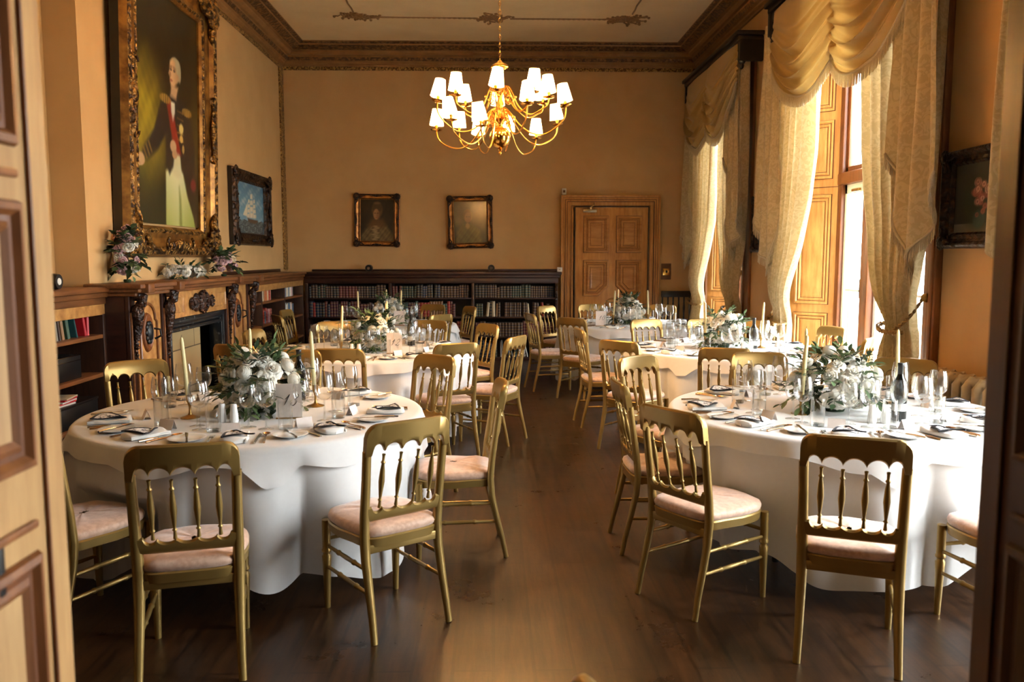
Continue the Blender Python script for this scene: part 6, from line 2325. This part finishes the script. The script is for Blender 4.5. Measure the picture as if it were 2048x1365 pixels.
m = MB(); m.lathe([(0.012, ZC - 2.54 - 0.07), (0.05, ZC - 2.54 - 0.04), (0.07, ZC - 2.54)], 20); m.build('ceiling_rose', 'brass', ch, smooth=60)


def arm_mesh(rad, z_hub, z_pan):
    m = MB()
    P = [(0.03, z_hub - 0.03), (0.055, z_hub), (0.09, z_hub), (0.125, z_hub - 0.05), (0.18, z_hub - 0.15), (0.26, z_hub - 0.235), (0.36, z_hub - 0.272), (rad - 0.10, z_hub - 0.245), (rad - 0.025, z_pan - 0.07), (rad, z_pan)]
    if rad < 0.5:
        P = [(0.03, z_hub - 0.03), (0.05, z_hub), (0.08, z_hub), (0.11, z_hub - 0.05), (0.15, z_hub - 0.14), (0.21, z_hub - 0.20), (0.27, z_hub - 0.215), (rad - 0.06, z_hub - 0.185), (rad - 0.015, z_pan - 0.05), (rad, z_pan)]
    pp = smooth_path(P, 5)
    m.tube([(r_, 0, z_) for r_, z_ in pp], 0.0058, 8)
    # collar and scrolls on the arm
    m.ball((P[3][0] + 0.02, 0, (P[3][1] + P[4][1]) / 2 + 0.015), 0.012, 6)
    return m


def scroll_mesh(z_hub):
    m = MB()
    for (cx, cz, rr_, tw) in ((0.075, z_hub - 0.03, 0.032, 1), (0.085, z_hub - 0.085, 0.024, -1)):
        pts = [(cx + rr_ * (1 - 0.75 * i / 14) * math.cos(i * 0.5 * tw), 0, cz + rr_ * (1 - 0.75 * i / 14) * math.sin(i * 0.5 * tw)) for i in range(15)]
        m.tube(pts, 0.0042, 6)
    return m


m = MB(); m.lathe([(0.0001, 0.0), (0.012, 0.0), (0.04, 0.006), (0.048, 0.014), (0.046, 0.014), (0.012, 0.006)], 18)
m.lathe([(0.009, 0.006), (0.009, 0.03), (0.013, 0.032), (0.013, 0.045)], 12); GM['pan'] = keep(m.build('drip_pan', 'brass', None, smooth=50))
m = MB(); m.lathe([(0.010, 0.045), (0.010, 0.075), (0.0001, 0.078)], 10); GM['ctube'] = keep(m.build('candle_tube', 'candle', None))
m = MB(); m.lathe([(0.057, 0.048), (0.0385, 0.172)], 28); m.lathe([(0.0585, 0.046), (0.0585, 0.050), (0.057, 0.0515)], 28); m.lathe([(0.0395, 0.170), (0.0395, 0.174), (0.038, 0.174)], 28)
GM['lshade'] = keep(m.build('lamp_shade', 'shade', None, smooth=60, fix=False))
AR1 = keep(arm_mesh(0.57, 0.205, 0.08).build('arm', 'brass', None, smooth=60))
AR2 = keep(arm_mesh(0.40, 0.376, 0.265).build('arm', 'brass', None, smooth=60))
SC1 = keep(scroll_mesh(0.19).build('scroll', 'brass', None, smooth=60))
SC2 = keep(scroll_mesh(0.36).build('scroll', 'brass', None, smooth=60))
rl = random.Random(2)
LOW = [(-104, -0.005), (-70, 0.154), (-128, 0.05), (-151, 0.22), (153, 0.085), (-26, 0.19), (33, 0.14), (58, 0.05), (108, 0.065), (83, 0.09), (126, 0.10)]
UPP = [(-95, 0.268), (-146, 0.266), (135, 0.28), (92, 0.27), (28, 0.28), (-22, 0.27), (-52, 0.275)]
for me, sc_, rad, zp, L_ in ((AR1, SC1, 0.57, 0.08, LOW), (AR2, SC2, 0.40, 0.265, UPP)):
    for k, (a0, zt_) in enumerate(L_):
        a = R(a0)
        arm = place('arm', me, ch)
        arm.rotation_euler = (0, -math.asin((zt_ - zp) / rad), a)
        place('scroll', sc_, arm)
        pn = place('drip_pan', GM['pan'], arm, (rad, 0, zp))
        place('candle_tube', GM['ctube'], arm, (rad, 0, zp))
        sh = place('lamp_shade', GM['lshade'], arm, (rad, 0, zp))
        tl = (rl.uniform(-0.10, 0.10), rl.uniform(-0.10, 0.10)) if (k, rad) != (2, 0.57) else (0.25, -0.12)
        sh.rotation_euler = (tl[0], tl[1], 0)
        ld = bpy.data.lights.new('candle_bulb', 'POINT')
        ld.energy = 7.0
        ld.color = (1.0, 0.60, 0.27)
        ld.shadow_soft_size = 0.02
        lo_ = bpy.data.objects.new('candle_bulb', ld)
        COL.objects.link(lo_)
        lo_.parent = arm
        lo_.location = (rad, 0, zp + 0.105)

# ------------------------------------------------------------------ mantel flowers and small fittings
arrangement(-2.91, 6.66, 1.421, 91, 0.10, 0.12, 0.26, 22, 'tall pink and white flower bunch on the near end of the mantel', pal=PINKR + ROSE[:1], group='mantel flowers', sprigs=22, reach=0.10, zc=0.22, leafL=0.07, leafW=0.045, size=0.95)
arrangement(-2.86, 7.75, 1.421, 92, 0.09, 0.24, 0.07, 26, 'low white flower spray in the middle of the mantel', pal=ROSE[:2], group='mantel flowers', sprigs=20, reach=0.10, zc=0.07, size=0.8)
arrangement(-2.84, 8.82, 1.421, 93, 0.11, 0.16, 0.14, 20, 'pink flower bunch with dark leaves on the far end of the mantel', pal=PINKR + ROSE[2:3], group='mantel flowers', sprigs=22, reach=0.10, zc=0.15, leafL=0.07, leafW=0.045, size=0.9)
for i, (x, y, z, rz, lab) in enumerate(((-3.02, 5.72, 1.40, 90, 'round black uplighter on the bookcase beside the chimney breast'), (-1.95, 13.12, 1.396, 0, 'round black uplighter on the bookcase below the lady painting'), (-0.02, 13.12, 1.396, 0, 'round black uplighter on the bookcase near the oak door'))):
    o = empty('uplighter', (x, y, z), R(rz), lab, 'lamp', 'black uplighters')
    m = MB(); m.lathe([(0.0001, -0.06), (0.05, -0.06), (0.055, -0.04), (0.055, 0.06), (0.0001, 0.07)], 20, (0, 0, 0.055), axis='y'); m.build('lamp_body', 'black', o)
    m = MB(); m.lathe([(0.0001, -0.064), (0.022, -0.064), (0.026, -0.058)], 16, (0, 0, 0.055), axis='y'); m.build('lens', 'silver' if i else 'white_plastic', o)
o = empty('light_switch', (2.82, YB, 1.39), 0, 'brass rocker switch on a brown plate beside the far door', 'switch')
m = MB(); m.bbox(-0.08, 0.08, -0.012, 0, -0.13, 0.13, 0.004); m.build('back_plate', 'brown_plate', o)
m = MB(); m.bbox(-0.055, 0.055, -0.02, -0.01, -0.06, 0.05, 0.003); pl = m.build('brass_plate', 'brass', o)
m = MB(); m.bbox(-0.012, 0.022, -0.032, -0.018, -0.02, 0.02, 0.004); m.build('rocker', 'black', pl)
o = empty('wall_sensor', (1.15, YB, 2.67), 0, 'small cream sensor box above the corner of the far door frame', 'sensor')
m = MB(); m.bbox(-0.035, 0.035, -0.05, 0, -0.05, 0.05, 0.008); m.build('sensor_case', 'white_plastic', o)
m = MB(); m.bbox(-0.018, 0.018, -0.055, -0.048, -0.02, 0.02, 0.002); m.build('sensor_window', 'brown_plate', o)
o = empty('socket_box', (1.05, YS + 0.02, 1.395), 0, 'white socket box on the bookcase end beside the far door', 'socket')
m = MB(); m.bbox(-0.04, 0.04, -0.03, 0.03, 0, 0.07, 0.006); m.build('socket_case', 'white_plastic', o)
m = MB(); m.ball((0, -0.031, 0.035), 0.008, 6); m.build('socket_light', 'brown_plate', o)
o = tag(MB().build('place_holder', 'white_plastic'), None) if False else None
o = empty('radiator', (3.12, 5.42, 0), 0, 'cream cast iron column radiator under the flower painting', 'radiator')
for k in range(8):
    y = -0.46 + k * 0.115
    m = MB()
    for dx in (-0.06, 0.06):
        m.tube([(dx, y, 0.10), (dx, y, 0.16), (dx, y, 0.70), (dx, y, 0.78), (dx * 0.4, y, 0.845)], [0.030, 0.036, 0.036, 0.038, 0.026], 12)
    m.ball((0, y, 0.80), 0.055, 10, sc=(1.5, 0.85, 1)); m.ball((0, y, 0.14), 0.05, 10, sc=(1.5, 0.85, 1))
    m.build('radiator_column', 'radiator', o)
for y in (-0.53, 0.42):
    m = MB(); m.lathe([(0.0001, -0.02), (0.035, -0.02), (0.045, 0.0), (0.035, 0.02), (0.0001, 0.02)], 16, (0, y, 0.76), axis='y'); m.build('end_boss', 'radiator', o)
for y in (-0.46, 0.345):
    m = MB(); m.bbox(-0.07, 0.07, y - 0.03, y + 0.03, 0, 0.12, 0.01); m.build('foot', 'radiator', o)
